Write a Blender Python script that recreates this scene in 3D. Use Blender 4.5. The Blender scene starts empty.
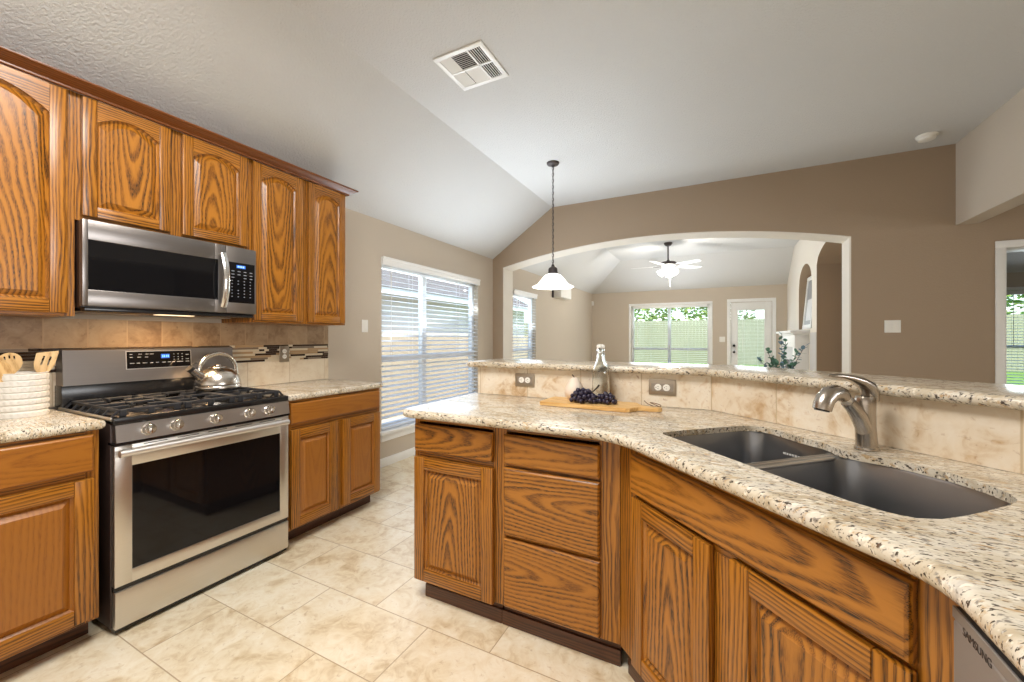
import bpy, bmesh, math, random
from mathutils import Vector, Matrix
C = bpy.context.scene.collection
R = math.radians
rng = random.Random(7)
S2 = 2 ** -.5

# ------------------------------------------------------------------ camera, sky, sun, lights, exposure
sc = bpy.context.scene
cam = bpy.data.cameras.new('camera'); camo = bpy.data.objects.new('camera', cam); C.objects.link(camo)
cam.sensor_width = 36; cam.sensor_fit = 'HORIZONTAL'; cam.lens = 36 * 404 / 1024
cam.shift_y = -3 / 1024; cam.clip_start = .02; cam.clip_end = 300
camo.location = (0, 0, 1.25); camo.rotation_euler = (R(90), 0, R(27.1))
sc.camera = camo
sc.view_settings.view_transform = 'Standard'; sc.view_settings.look = 'None'
sc.view_settings.gamma = 1; sc.view_settings.use_curve_mapping = False
sc.view_settings.exposure = -0.05
sc.cycles.max_bounces = 10; sc.cycles.diffuse_bounces = 5; sc.cycles.glossy_bounces = 5
sc.cycles.transmission_bounces = 8; sc.cycles.transparent_max_bounces = 16
sc.cycles.sample_clamp_indirect = 6; sc.cycles.caustics_reflective = False; sc.cycles.caustics_refractive = False
sc.cycles.blur_glossy = .6

world = bpy.data.worlds.new('sky'); sc.world = world; world.use_nodes = True
wn = world.node_tree.nodes; wl = world.node_tree.links
sky = wn.new('ShaderNodeTexSky'); sky.sky_type = 'NISHITA'; sky.sun_disc = False
sky.sun_elevation = R(50); sky.sun_rotation = R(140); sky.dust_density = 1.5
bg = wn['Background']; bg.inputs['Strength'].default_value = .65
wl.new(sky.outputs[0], bg.inputs['Color'])

sun = bpy.data.lights.new('sun', 'SUN'); sun.energy = 4.0; sun.angle = R(1); sun.color = (1, .95, .86)
suno = bpy.data.objects.new('sun', sun); C.objects.link(suno)
suno.rotation_euler = Vector((-.55, .45, -1.0)).to_track_quat('-Z', 'Y').to_euler(); suno.location = (5, -5, 12)

def area(name, loc, aim, sx, sy, power, color=(1, 1, 1), spread=180):
    l = bpy.data.lights.new(name, 'AREA'); l.shape = 'RECTANGLE'; l.size = sx; l.size_y = sy
    l.energy = power; l.color = color; l.spread = R(spread)
    o = bpy.data.objects.new(name, l); C.objects.link(o); o.location = loc
    o.rotation_euler = Vector(aim).to_track_quat('-Z', 'Y').to_euler()
    return o
DAY = (.82, .91, 1.0); WARM = (1.0, .965, .92)
# daylight entering at the windows: a level share, and the share that the blind slats throw up to the ceiling
area('daylight_breakfast_window', (-2.80, 3.78, 1.2), (1, 0, .0), 1.70, 1.60, 7, DAY)
area('slat_bounce_breakfast_window', (-2.78, 3.78, 1.3), (1, -.25, 1.1), 1.70, 1.30, 44, DAY, 125)
area('daylight_narrow_window', (-2.80, 6.15, 1.2), (1, 0, 0), .85, 1.60, 6, DAY)
area('slat_bounce_narrow_window', (-2.78, 6.15, 1.3), (1, 0, 1.1), .85, 1.30, 20, DAY, 125)
area('daylight_living_window', (-1.05, 10.07, 1.3), (0, -1, 0), 1.7, 1.4, 9, DAY)
area('slat_bounce_living_window', (-1.05, 10.05, 1.4), (0, -1, 1.1), 1.7, 1.2, 18, DAY, 125)
area('daylight_patio_door', (.62, 10.07, 1.1), (0, -1, 0), .6, 1.8, 5, DAY)
area('daylight_side_room', (5.0, 10.05, 1.3), (0, -1, 0), 1.4, 1.4, 22, DAY)
area('right_side_fill', (6.6, -.2, 1.35), (-1, -.03, 0), 3.2, 1.9, 125, (.96, .98, 1), 120)  # added fill from the right, no window there; brightens left wall and cabinets
area('kitchen_overhead_fill', (-1.05, .35, 2.93), (0, .0, -1), 1.1, 1.1, 84, WARM)  # added overhead fill without a fixture, for cabinet fronts and floor
area('rear_fill', (-.6, -2.75, 1.4), (0, 1, 0), 4.0, 1.8, 20, (1, .98, .95))  # added soft fill behind the camera; the rear wall has no opening

# ------------------------------------------------------------------ materials
def new_mat(name):
    m = bpy.data.materials.new(name); m.use_nodes = True
    nt = m.node_tree; p = nt.nodes['Principled BSDF']
    return m, nt, p
class N:
    """tiny node helper"""
    def __init__(s, nt): s.nt = nt
    def n(s, t, **kw):
        nd = s.nt.nodes.new(t)
        for k, v in kw.items(): setattr(nd, k, v)
        return nd
    def link(s, a, b): s.nt.links.new(a, b)
    def setin(s, nd, i, v):
        if isinstance(v, bpy.types.NodeSocket): s.link(v, nd.inputs[i])
        else: nd.inputs[i].default_value = v
    def math(s, op, a, b=None, c=None):
        nd = s.n('ShaderNodeMath', operation=op); s.setin(nd, 0, a)
        if b is not None: s.setin(nd, 1, b)
        if c is not None: s.setin(nd, 2, c)
        return nd.outputs[0]
    def vmath(s, op, a, b=None):
        nd = s.n('ShaderNodeVectorMath', operation=op); s.setin(nd, 0, a)
        if b is not None: s.setin(nd, 1, b)
        return nd.outputs[0]
    def noise(s, vec, scale=5, detail=2, rough=.5, dist=0, out=0):
        nd = s.n('ShaderNodeTexNoise'); s.link(vec, nd.inputs['Vector'])
        nd.inputs['Scale'].default_value = scale; nd.inputs['Detail'].default_value = detail
        nd.inputs['Roughness'].default_value = rough; nd.inputs['Distortion'].default_value = dist
        return nd.outputs[out]
    def ramp(s, fac, stops, interp='LINEAR'):
        nd = s.n('ShaderNodeValToRGB'); cr = nd.color_ramp; cr.interpolation = interp
        while len(cr.elements) < len(stops): cr.elements.new(.5)
        for e, (p, c) in zip(cr.elements, stops):
            e.position = p; e.color = (c, c, c, 1) if isinstance(c, (int, float)) else (*c, 1)
        s.link(fac, nd.inputs[0]); return nd.outputs[0]
    def mix(s, fac, a, b, mode='MIX'):
        nd = s.n('ShaderNodeMix', data_type='RGBA', blend_type=mode)
        s.setin(nd, 0, fac)
        for i, v in ((6, a), (7, b)):
            if isinstance(v, tuple): v = (*v, 1) if len(v) == 3 else v
            s.setin(nd, i, v)
        return nd.outputs[2]
    def bump(s, h, strength=.2, dist=.01):
        nd = s.n('ShaderNodeBump'); s.link(h, nd.inputs['Height'])
        nd.inputs['Strength'].default_value = strength; nd.inputs['Distance'].default_value = dist
        return nd.outputs[0]
    def obj(s): return s.n('ShaderNodeTexCoord').outputs['Object']

def srgb(r, g, b):
    f = lambda c: (c / 255 / 12.92) if c <= 10 else ((c / 255 + .055) / 1.055) ** 2.4
    return (f(r), f(g), f(b))

def plain(name, col, rough=.5, metal=0, spec=.5, coat=0, emit=None, estr=0):
    m, nt, p = new_mat(name); g = N(nt)
    # slight procedural tone variation
    nz = g.noise(g.obj(), 9, 3)
    c = g.mix(nz, tuple(x * .96 for x in col), tuple(min(1, x * 1.04) for x in col))
    nt.links.new(c, p.inputs['Base Color'])
    p.inputs['Roughness'].default_value = rough; p.inputs['Metallic'].default_value = metal
    p.inputs['Specular IOR Level'].default_value = spec; p.inputs['Coat Weight'].default_value = coat
    if emit: p.inputs['Emission Color'].default_value = (*emit, 1); p.inputs['Emission Strength'].default_value = estr
    return m

def paint(name, col, bumpy=.25, rough=.75, scale=90):
    m, nt, p = new_mat(name); g = N(nt); o = g.obj()
    nz = g.noise(o, scale, 4, .6); nt.links.new(g.bump(nz, bumpy, .008), p.inputs['Normal'])
    big = g.noise(o, 1.3, 2)
    nt.links.new(g.mix(big, tuple(c * .97 for c in col), tuple(c * 1.03 for c in col)), p.inputs['Base Color'])
    p.inputs['Roughness'].default_value = rough; p.inputs['Specular IOR Level'].default_value = .25
    return m

def oak(name, light, mid, dark, rough=.32, ringy=.80):
    m, nt, p = new_mat(name); g = N(nt)
    at = g.n('ShaderNodeAttribute', attribute_name='grain').outputs['Vector']
    sp = g.n('ShaderNodeSeparateXYZ'); g.link(at, sp.inputs[0]); u, v, w = sp.outputs
    def comb(a, b, c):
        nd = g.n('ShaderNodeCombineXYZ'); g.setin(nd, 0, a); g.setin(nd, 1, b); g.setin(nd, 2, c); return nd.outputs[0]
    wc = comb(g.math('MULTIPLY', u, 2.2), g.math('MULTIPLY', v, 9), g.math('MULTIPLY', w, 4))
    wob = g.math('SUBTRACT', g.noise(wc, 1.0, 2), .5)
    wob2 = g.math('SUBTRACT', g.noise(comb(g.math('MULTIPLY', u, 9), g.math('MULTIPLY', v, 30), g.math('MULTIPLY', w, 9)), 1.0, 2), .5)
    rr = g.math('SQRT', g.math('ADD', g.math('MULTIPLY', v, v), g.math('MULTIPLY', w, w)))
    rr = g.math('ADD', rr, g.math('MULTIPLY', wob, .042))
    rr = g.math('ADD', rr, g.math('MULTIPLY', wob2, .010))
    lowv = g.noise(comb(g.math('MULTIPLY', u, .8), g.math('MULTIPLY', v, 3), g.math('MULTIPLY', w, 3)), 1.0, 1)
    rr = g.math('ADD', rr, g.math('MULTIPLY', lowv, .02))
    ph = g.math('FRACT', g.math('MULTIPLY', rr, 64))
    ring = g.ramp(ph, [(0, 0.0), (.28, .12), (.62, .95), (.80, 1.0), (1.0, 0.0)])
    pores = g.noise(comb(g.math('MULTIPLY', u, 14), g.math('MULTIPLY', v, 480), g.math('MULTIPLY', w, 480)), 1.0, 2, .6)
    pore = g.ramp(pores, [(.40, 1.0), (.56, 0.0)])
    fine = g.noise(comb(g.math('MULTIPLY', u, 6), g.math('MULTIPLY', v, 130), g.math('MULTIPLY', w, 130)), 1.0, 3)
    f = g.math('MULTIPLY', ring, g.math('ADD', .45, g.math('MULTIPLY', pore, .65)))
    f = g.math('ADD', g.math('MULTIPLY', f, ringy), g.math('MULTIPLY', g.math('SUBTRACT', fine, .5), .35))
    tone = g.noise(comb(g.math('MULTIPLY', u, 1.0), g.math('MULTIPLY', v, 5), w), 1.0, 1)
    f = g.math('ADD', f, g.math('MULTIPLY', g.math('SUBTRACT', tone, .5), .3))
    cm = g.noise(comb(g.math('MULTIPLY', u, 1.1), g.math('MULTIPLY', v, 9), g.math('MULTIPLY', w, 6)), 1.0, 2)
    f = g.math('MULTIPLY', f, g.math('MAXIMUM', .15, g.math('MULTIPLY_ADD', cm, 2.0, -.12)))
    col = g.ramp(f, [(0.0, light), (.35, mid), (.95, dark)])
    nt.links.new(col, p.inputs['Base Color'])
    nt.links.new(g.bump(g.math('MULTIPLY', f, -1), .10, .002), p.inputs['Normal'])
    p.inputs['Roughness'].default_value = rough; p.inputs['Coat Weight'].default_value = .2
    p.inputs['Coat Roughness'].default_value = .22
    return m
OAK = oak('honey_oak', srgb(174, 113, 36), srgb(140, 86, 20), srgb(48, 26, 6), ringy=.95)
OAKS = oak('honey_oak_plain', srgb(160, 100, 30), srgb(140, 83, 21), srgb(82, 45, 11), ringy=.35)
CROWN = oak('stained_oak_molding', srgb(122, 68, 26), srgb(98, 52, 18), srgb(56, 28, 8))
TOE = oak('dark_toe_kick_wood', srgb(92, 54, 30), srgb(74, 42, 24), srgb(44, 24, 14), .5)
BOARDW = oak('acacia_board', srgb(230, 190, 128), srgb(214, 168, 100), srgb(168, 116, 58), .5)
SPOON = oak('pale_utensil_wood', srgb(226, 190, 134), srgb(214, 176, 118), srgb(186, 142, 86), .6)

def granite(name):
    m, nt, p = new_mat(name); g = N(nt); o = g.obj()
    mp = g.n('ShaderNodeMapping'); mp.inputs['Rotation'].default_value = (0, 0, R(25)); mp.inputs['Scale'].default_value = (.9, 2.3, 1.6)
    g.link(o, mp.inputs[0]); v = mp.outputs[0]
    base = g.ramp(g.noise(v, 7, 4, .6, .5), [(.30, srgb(178, 160, 132)), (.45, srgb(204, 192, 170)), (.60, srgb(220, 212, 196)), (.75, srgb(192, 184, 174))])
    tan = g.ramp(g.noise(v, 38, 3, .6), [(.56, 0.0), (.68, .9)])
    c = g.mix(tan, base, srgb(188, 156, 112))
    gray = g.ramp(g.noise(g.vmath('ADD', v, (3.1, 1.7, 9)), 55, 3, .6), [(.58, 0.0), (.66, 1.0)])
    c = g.mix(gray, c, srgb(142, 134, 124))
    wht = g.ramp(g.noise(g.vmath('ADD', v, (7.1, 4.7, 2)), 46, 2, .5), [(.60, 0.0), (.68, 1.0)])
    c = g.mix(wht, c, srgb(236, 228, 212))
    drk = g.ramp(g.noise(g.vmath('ADD', v, (1.1, 8.7, 5)), 78, 2, .55), [(.585, 0.0), (.64, .95)])
    c = g.mix(drk, c, srgb(66, 54, 46))
    drk2 = g.ramp(g.noise(g.vmath('ADD', v, (11.1, 2.7, 5)), 30, 4, .7), [(.665, 0.0), (.70, 1.0)])
    c = g.mix(drk2, c, srgb(96, 72, 52))
    nt.links.new(c, p.inputs['Base Color'])
    p.inputs['Roughness'].default_value = .16; p.inputs['Specular IOR Level'].default_value = .5
    return m
GRANITE = granite('beige_speckled_granite')

def travertine_color(g, v, tones, scale=3.0):
    a = g.noise(v, scale, 6, .62, .9)
    b = g.noise(v, scale * 3.3, 4, .6, 1.6)
    f = g.math('ADD', g.math('MULTIPLY', a, .65), g.math('MULTIPLY', b, .35))
    c = g.ramp(f, tones)
    fl = g.ramp(g.noise(v, scale * 9, 5, .65, .6), [(.60, 0.0), (.74, .7)])
    return g.mix(fl, c, tones[0][1]), f

def brick(g, vec, w, h, mortar, off=.5):
    b = g.n('ShaderNodeTexBrick'); b.offset = off; b.offset_frequency = 2
    g.link(vec, b.inputs['Vector'])
    b.inputs['Color1'].default_value = (0, 0, 0, 1); b.inputs['Color2'].default_value = (1, 1, 1, 1); b.inputs['Mortar'].default_value = (.5, .5, .5, 1)
    b.inputs['Scale'].default_value = 1; b.inputs['Mortar Size'].default_value = mortar; b.inputs['Mortar Smooth'].default_value = .2
    b.inputs['Bias'].default_value = 0; b.inputs['Brick Width'].default_value = w; b.inputs['Row Height'].default_value = h
    return b

def floor_mat():
    m, nt, p = new_mat('cream_floor_tile'); g = N(nt); o = g.obj()
    vec = g.vmath('SUBTRACT', o, (-.811 - 6.125 * 2, 1.072 - .3143 * 20, 0))
    b = brick(g, vec, .6125, .3143, .0024)
    rnd = g.math('MULTIPLY', g.n('ShaderNodeSeparateColor').outputs[0], 1)
    sepc = rnd.node.inputs[0].links[0].from_node; g.link(b.outputs['Color'], sepc.inputs[0])
    cb = g.n('ShaderNodeCombineXYZ'); g.link(g.math('MULTIPLY', rnd, 37), cb.inputs[0]); g.link(g.math('MULTIPLY', rnd, 91), cb.inputs[1]); g.link(g.math('MULTIPLY', rnd, 13), cb.inputs[2])
    v = g.vmath('ADD', o, cb.outputs[0])
    c, f = travertine_color(g, v, [(.30, srgb(180, 150, 110)), (.41, srgb(212, 192, 158)), (.49, srgb(230, 216, 188)), (.60, srgb(240, 231, 210)), (.72, srgb(212, 190, 152))], 3.8)
    c = g.mix(b.outputs['Fac'], c, srgb(182, 160, 128))
    nt.links.new(c, p.inputs['Base Color'])
    h = g.math('SUBTRACT', g.math('MULTIPLY', f, .25), g.math('MULTIPLY', b.outputs['Fac'], 1.0))
    nt.links.new(g.bump(h, .25, .004), p.inputs['Normal'])
    p.inputs['Roughness'].default_value = .33
    return m
FLOOR = floor_mat()

def tile_mat(name, tones, axis, width, x0=0.0, grout=srgb(196, 176, 146)):
    """single row of travertine tiles, vertical joints along an axis vector (world/object space)"""
    m, nt, p = new_mat(name); g = N(nt); o = g.obj()
    d = g.n('ShaderNodeVectorMath', operation='DOT_PRODUCT'); g.link(o, d.inputs[0]); d.inputs[1].default_value = axis
    q = g.math('DIVIDE', g.math('SUBTRACT', d.outputs['Value'], x0), width)
    cell = g.math('FLOOR', q); fr = g.math('FRACT', q)
    edge = g.math('MINIMUM', fr, g.math('SUBTRACT', 1, fr))
    gm = g.ramp(edge, [(0.0, 1.0), (.0035 / width * .5, 1.0), (.006 / width * .5, 0.0)])
    cb = g.n('ShaderNodeCombineXYZ'); g.link(g.math('MULTIPLY', cell, 3.7), cb.inputs[0]); g.link(g.math('MULTIPLY', cell, 7.1), cb.inputs[1]); g.link(g.math('MULTIPLY', cell, 1.9), cb.inputs[2])
    v = g.vmath('ADD', o, cb.outputs[0])
    c, f = travertine_color(g, v, tones, 4.2)
    wn_ = g.n('ShaderNodeTexWhiteNoise', noise_dimensions='1D'); g.link(cell, wn_.inputs['W'])
    c = g.mix(g.math('MULTIPLY', wn_.outputs[0], .25), c, tuple(x * .78 for x in tones[1][1]))
    c = g.mix(gm, c, grout)
    nt.links.new(c, p.inputs['Base Color']); p.inputs['Roughness'].default_value = .45
    nt.links.new(g.bump(g.math('SUBTRACT', g.math('MULTIPLY', f, .3), gm), .2, .004), p.inputs['Normal'])
    return m
TRAV = [(.30, srgb(158, 112, 74)), (.39, srgb(204, 176, 140)), (.48, srgb(230, 216, 194)), (.60, srgb(238, 229, 213)), (.72, srgb(206, 172, 132))]
TRAV2 = [(.28, srgb(92, 68, 46)), (.38, srgb(128, 100, 72)), (.49, srgb(156, 130, 100)), (.62, srgb(172, 148, 118)), (.75, srgb(126, 96, 66))]
TILE_X = tile_mat('bar_travertine_tile', TRAV, (1, 0, 0), .315, -.03)
TILE_D = tile_mat('bar_travertine_tile_turned', TRAV, (.7359, -.6771, 0), .315, -1.4440)
TILE_LOW = tile_mat('splash_travertine_tile', [(p, c) for p, c in zip([.25, .37, .5, .66, .8], [srgb(190, 162, 130), srgb(210, 190, 162), srgb(226, 212, 188), srgb(234, 224, 204), srgb(212, 190, 160)])], (0, 1, 0), .305, .12)
TILE_UP = tile_mat('splash_upper_tile', TRAV2, (0, 1, 0), .155, .08, srgb(168, 140, 108))
def mosaic_mat(name, c, rough): return plain(name, c, rough, 0, .6)
MOS = [mosaic_mat('mosaic_espresso', srgb(58, 42, 32), .12), mosaic_mat('mosaic_cream', srgb(214, 200, 174), .4), mosaic_mat('mosaic_tan', srgb(176, 146, 108), .35), mosaic_mat('mosaic_taupe', srgb(136, 120, 104), .2)]

def steel(name, col=srgb(178, 172, 166), rough=.28, axis='u', metal=1.0):
    m, nt, p = new_mat(name); g = N(nt); o = g.obj()
    mp = g.n('ShaderNodeMapping'); g.link(o, mp.inputs[0])
    mp.inputs['Scale'].default_value = {'x': (2, 300, 300), 'y': (300, 2, 300), 'z': (300, 300, 2), 'u': (8, 8, 8)}[axis]
    nz = g.noise(mp.outputs[0], 1.0, 3)
    nt.links.new(g.mix(nz, tuple(c * .92 for c in col), tuple(min(1, c * 1.06) for c in col)), p.inputs['Base Color'])
    nt.links.new(g.math('ADD', rough - .05, g.math('MULTIPLY', nz, .1)), p.inputs['Roughness'])
    p.inputs['Metallic'].default_value = metal; p.inputs['Anisotropic'].default_value = .4 if axis != 'u' else 0
    return m
STEEL = steel('brushed_stainless', srgb(214, 210, 204), .34, 'x')
STEEL_D = steel('dark_brushed_stainless', srgb(178, 172, 168), .33, 'x')
STEEL_SINK = steel('satin_sink_steel', srgb(150, 152, 156), .31, 'u')
CHROME = steel('polished_steel', srgb(222, 218, 212), .14, 'u')
NICKEL = steel('brushed_nickel', srgb(176, 168, 158), .26, 'u')
STEEL_M = steel('microwave_steel', srgb(138, 132, 128), .36, 'x')
STEEL_DW = steel('dishwasher_steel', srgb(160, 154, 148), .5, 'x', .5)
GLASSK = plain('black_oven_glass', (.005, .005, .006), .05, 0, .35)
BLACK = plain('black_enamel', (.010, .010, .011), .22)
IRON = plain('cast_iron', (.022, .022, .025), .5)
BRONZE = plain('dark_bronze', srgb(84, 78, 78), .4, .6)
WHITE = plain('white_trim_paint', srgb(238, 238, 236), .35)
WHITEP = plain('white_plastic', srgb(236, 234, 228), .4)
SLAT = plain('white_blind_slat', srgb(238, 240, 242), .45)
def _translucent(m, f):
    nt = m.node_tree; p = nt.nodes['Principled BSDF']; out = [n for n in nt.nodes if n.type == 'OUTPUT_MATERIAL'][0]
    t = nt.nodes.new('ShaderNodeBsdfTranslucent'); t.inputs[0].default_value = (.9, .93, .96, 1); mx = nt.nodes.new('ShaderNodeMixShader'); mx.inputs[0].default_value = f
    nt.links.new(p.outputs[0], mx.inputs[1]); nt.links.new(t.outputs[0], mx.inputs[2]); nt.links.new(mx.outputs[0], out.inputs[0])
_translucent(SLAT, .35)
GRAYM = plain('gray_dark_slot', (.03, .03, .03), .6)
PLATE = steel('pewter_outlet_plate', srgb(168, 156, 140), .35, 'u')
CERAMIC = plain('white_ceramic', srgb(220, 216, 208), .4)
WALL = paint('beige_wall_paint', srgb(196, 184, 168))
WALL_SHADED = paint('brown_shaded_wall_paint', srgb(166, 147, 126))  # wall paint darkened: shade put into the colour of arch wall and recess
WALLW = paint('offwhite_arch_paint', srgb(226, 220, 210))
CEIL = paint('ceiling_paint', srgb(207, 207, 206), .9, .85, 75)
def emitter(name, col, st):
    m, nt, p = new_mat(name); p.inputs['Base Color'].default_value = (*col, 1)
    p.inputs['Emission Color'].default_value = (*col, 1); p.inputs['Emission Strength'].default_value = st
    p.inputs['Roughness'].default_value = .3
    return m
LAMPGLASS = emitter('lit_frosted_glass', (1, .97, .92), 1.6)
LAMPFAN = emitter('lit_fan_glass', (1, .97, .92), 2.2)
LENS = emitter('warm_lamp_lens', (1, .78, .48), 1.8)
BLUELED = emitter('blue_digits', (.12, .35, 1.0), 1.2)
GREYMARK = plain('grey_key_marks', srgb(136, 138, 144), .5)
BADGE = plain('dark_badge_letters', srgb(52, 46, 44), .4)
def glass(name, col=(1, 1, 1), rough=0.0, thin=False):
    m, nt, p = new_mat(name)
    p.inputs['Base Color'].default_value = (*col, 1); p.inputs['Roughness'].default_value = rough
    p.inputs['Transmission Weight'].default_value = 1; p.inputs['IOR'].default_value = 1.45
    return m
GLASS = glass('clear_bottle_glass', (.96, .985, .975))
def pane_mat():
    m = bpy.data.materials.new('window_pane_glass'); m.use_nodes = True; nt = m.node_tree
    for n in list(nt.nodes): nt.nodes.remove(n)
    o = nt.nodes.new('ShaderNodeOutputMaterial'); t = nt.nodes.new('ShaderNodeBsdfTransparent'); t.inputs[0].default_value = (.93, .96, .96, 1)
    gl = nt.nodes.new('ShaderNodeBsdfGlossy'); gl.inputs['Roughness'].default_value = .02
    fr = nt.nodes.new('ShaderNodeMath'); fr.operation = 'MULTIPLY_ADD'; lw = nt.nodes.new('ShaderNodeLayerWeight'); lw.inputs[0].default_value = .12; pw = nt.nodes.new('ShaderNodeMath'); pw.operation = 'POWER'; pw.inputs[1].default_value = 4; nt.links.new(lw.outputs['Facing'], pw.inputs[0]); nt.links.new(pw.outputs[0], fr.inputs[0]); fr.inputs[1].default_value = .35; fr.inputs[2].default_value = .03
    mx = nt.nodes.new('ShaderNodeMixShader'); nt.links.new(fr.outputs[0], mx.inputs[0]); nt.links.new(t.outputs[0], mx.inputs[1]); nt.links.new(gl.outputs[0], mx.inputs[2])
    nt.links.new(mx.outputs[0], o.inputs[0]); return m
PANE = pane_mat()
GRAPE = plain('dark_grape_skin', srgb(46, 40, 62), .32, 0, .5)
STEM = plain('grape_stem', srgb(60, 52, 34), .7)
PEARM = plain('pale_pear_skin', srgb(232, 216, 200), .6)
LEATHER = plain('brown_cord', srgb(110, 74, 44), .7)
EUCA = plain('blue_green_leaf', srgb(84, 130, 108), .6)
EUCA2 = plain('dusty_blue_leaf', srgb(110, 140, 158), .6)
MARBLE = paint('grey_marble', srgb(196, 194, 194), .05, .4, 30)
GRASS = paint('lawn_green', srgb(120, 150, 70), .6, .9, 40)
FENCEW = paint('weathered_fence', srgb(164, 162, 134), .5, .9, 20)
FENCET = paint('tan_fence', srgb(206, 188, 160), .5, .9, 20)
SIDING = paint('neighbor_siding', srgb(206, 198, 186), .4, .8, 14)
ROOFM = paint('grey_shingles', srgb(120, 112, 106), .8, .9, 30)
LEAF = plain('tree_leaf', srgb(96, 134, 44), .6)
LEAF2 = plain('tree_leaf_yellow', srgb(150, 172, 64), .6)
BARK = paint('bark', srgb(96, 78, 60), .8, .9, 12)
TABLEW = oak('table_wood', srgb(120, 78, 44), srgb(104, 64, 34), srgb(66, 38, 18))

# ------------------------------------------------------------------ mesh builder
class B:
    def __init__(s):
        s.bm = bmesh.new(); s.g = s.bm.verts.layers.float_vector.new('grain')
    def merge(s, t, M=None, mi=0, grain=None):
        """append temp bmesh; grain = (axis, kind) kind: 'flat' cathedral, 'straight'"""
        if grain:
            ax = 'xyz'.index(grain[0]); kind = grain[1] if len(grain) > 1 else 'straight'
            cs = [v.co for v in t.verts]
            lo = [min(c[i] for c in cs) for i in range(3)]; hi = [max(c[i] for c in cs) for i in range(3)]
            oth = [i for i in range(3) if i != ax]; oth.sort(key=lambda i: lo[i] - hi[i])
            a, b_ = oth; mid = [(lo[i] + hi[i]) / 2 for i in range(3)]
            ru = rng.uniform(0, 30)
            if kind == 'flat':
                dv = rng.uniform(-.03, .03); w0 = rng.uniform(.02, .05); tilt = rng.choice((-1, 1)) * rng.uniform(.07, .13)
                if tilt < 0: w0 += .0
            else:
                dv = rng.choice((-1, 1)) * rng.uniform(.06, .12); w0 = rng.uniform(.06, .12); tilt = rng.uniform(-.03, .03)
            def gr(c):
                uu = c[ax] - mid[ax]
                ww = w0 + tilt * (uu - (hi[ax] - lo[ax]) * .5 * (1 if tilt < 0 else -1))
                k_ = 1.0 if kind == 'flat' else 1.7
                return (uu + ru, (c[a] - mid[a]) * k_ + dv, (c[b_] - mid[b_]) * k_ + ww)
        mp = {}
        for v in t.verts:
            co = M @ v.co if M is not None else v.co
            nv = s.bm.verts.new(co); mp[v] = nv
            if grain: nv[s.g] = gr(v.co)
        for f in t.faces:
            try:
                nf = s.bm.faces.new([mp[v] for v in f.verts]); nf.material_index = mi if mi is not None else f.material_index
            except ValueError: pass
        t.free(); return s
    def box(s, lo, hi, bev=0, seg=2, mi=0, grain=None, M=None):
        t = bmesh.new(); bmesh.ops.create_cube(t, size=1)
        lo = Vector(lo); hi = Vector(hi); d = hi - lo; c = (hi + lo) / 2
        for v in t.verts: v.co = Vector((v.co.x * d.x, v.co.y * d.y, v.co.z * d.z)) + c
        if bev: bmesh.ops.bevel(t, geom=list(t.edges), offset=min(bev, min(abs(x) for x in d) * .45), segments=seg, affect='EDGES', profile=.5)
        return s.merge(t, M, mi, grain)
    def loft(s, rings, mi=0, caps=(True, True), grain=None, M=None, closed=True):
        t = bmesh.new(); vs = [[t.verts.new(p) for p in r] for r in rings]; n = len(rings[0])
        for a, b in zip(vs, vs[1:]):
            for i in range(n if closed else n - 1):
                j = (i + 1) % n
                try: t.faces.new((a[i], a[j], b[j], b[i]))
                except ValueError: pass
        if caps[0]: t.faces.new(list(reversed(vs[0])))
        if caps[1]: t.faces.new(vs[-1])
        bmesh.ops.remove_doubles(t, verts=t.verts, dist=1e-6)
        bmesh.ops.recalc_face_normals(t, faces=t.faces)
        return s.merge(t, M, mi, grain)
    def lathe(s, prof, n=32, mi=0, M=None, caps=(True, True)):
        rings = [[(r * math.cos(2 * math.pi * i / n), r * math.sin(2 * math.pi * i / n), z) for i in range(n)] for r, z in prof]
        return s.loft(rings, mi, caps, M=M)
    def tube(s, pts, rad, n=10, mi=0, M=None, flat=1.0, caps=(True, True), closed=False):
        pts = [Vector(p) for p in pts]; k = len(pts)
        rads = rad if isinstance(rad, (list, tuple)) else [rad] * k
        rings = []; up = None
        for i, p in enumerate(pts):
            tdir = (pts[min(i + 1, k - 1)] - pts[max(i - 1, 0)]).normalized()
            if up is None:
                up = Vector((0, 0, 1)) if abs(tdir.z) < .9 else Vector((0, 1, 0))
            a = tdir.cross(up)
            if a.length < 1e-5: a = tdir.cross(Vector((1, 0, 0)))
            a.normalize(); b = a.cross(tdir).normalized(); up = b
            rings.append([p + (a * math.cos(2 * math.pi * j / n) + b * math.sin(2 * math.pi * j / n) * flat) * rads[i] for j in range(n)])
        return s.loft(rings, mi, caps, M=M)
    def prism(s, poly, z0, z1, mi=0, grain=None, M=None, bev=0):
        t = bmesh.new(); lo = [t.verts.new((x, y, z0)) for x, y in poly]; hi = [t.verts.new((x, y, z1)) for x, y in poly]
        n = len(poly); t.faces.new(list(reversed(lo))); t.faces.new(hi)
        for i in range(n): t.faces.new((lo[i], lo[(i + 1) % n], hi[(i + 1) % n], hi[i]))
        bmesh.ops.recalc_face_normals(t, faces=t.faces)
        if bev: bmesh.ops.bevel(t, geom=list(t.edges), offset=bev, segments=2, affect='EDGES')
        return s.merge(t, M, mi, grain)
    def sphere(s, c, r, sx=1, sy=1, sz=1, mi=0, sub=2, M=None):
        t = bmesh.new(); bmesh.ops.create_icosphere(t, subdivisions=sub, radius=r)
        for v in t.verts: v.co = Vector((v.co.x * sx, v.co.y * sy, v.co.z * sz)) + Vector(c)
        return s.merge(t, M, mi)
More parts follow.
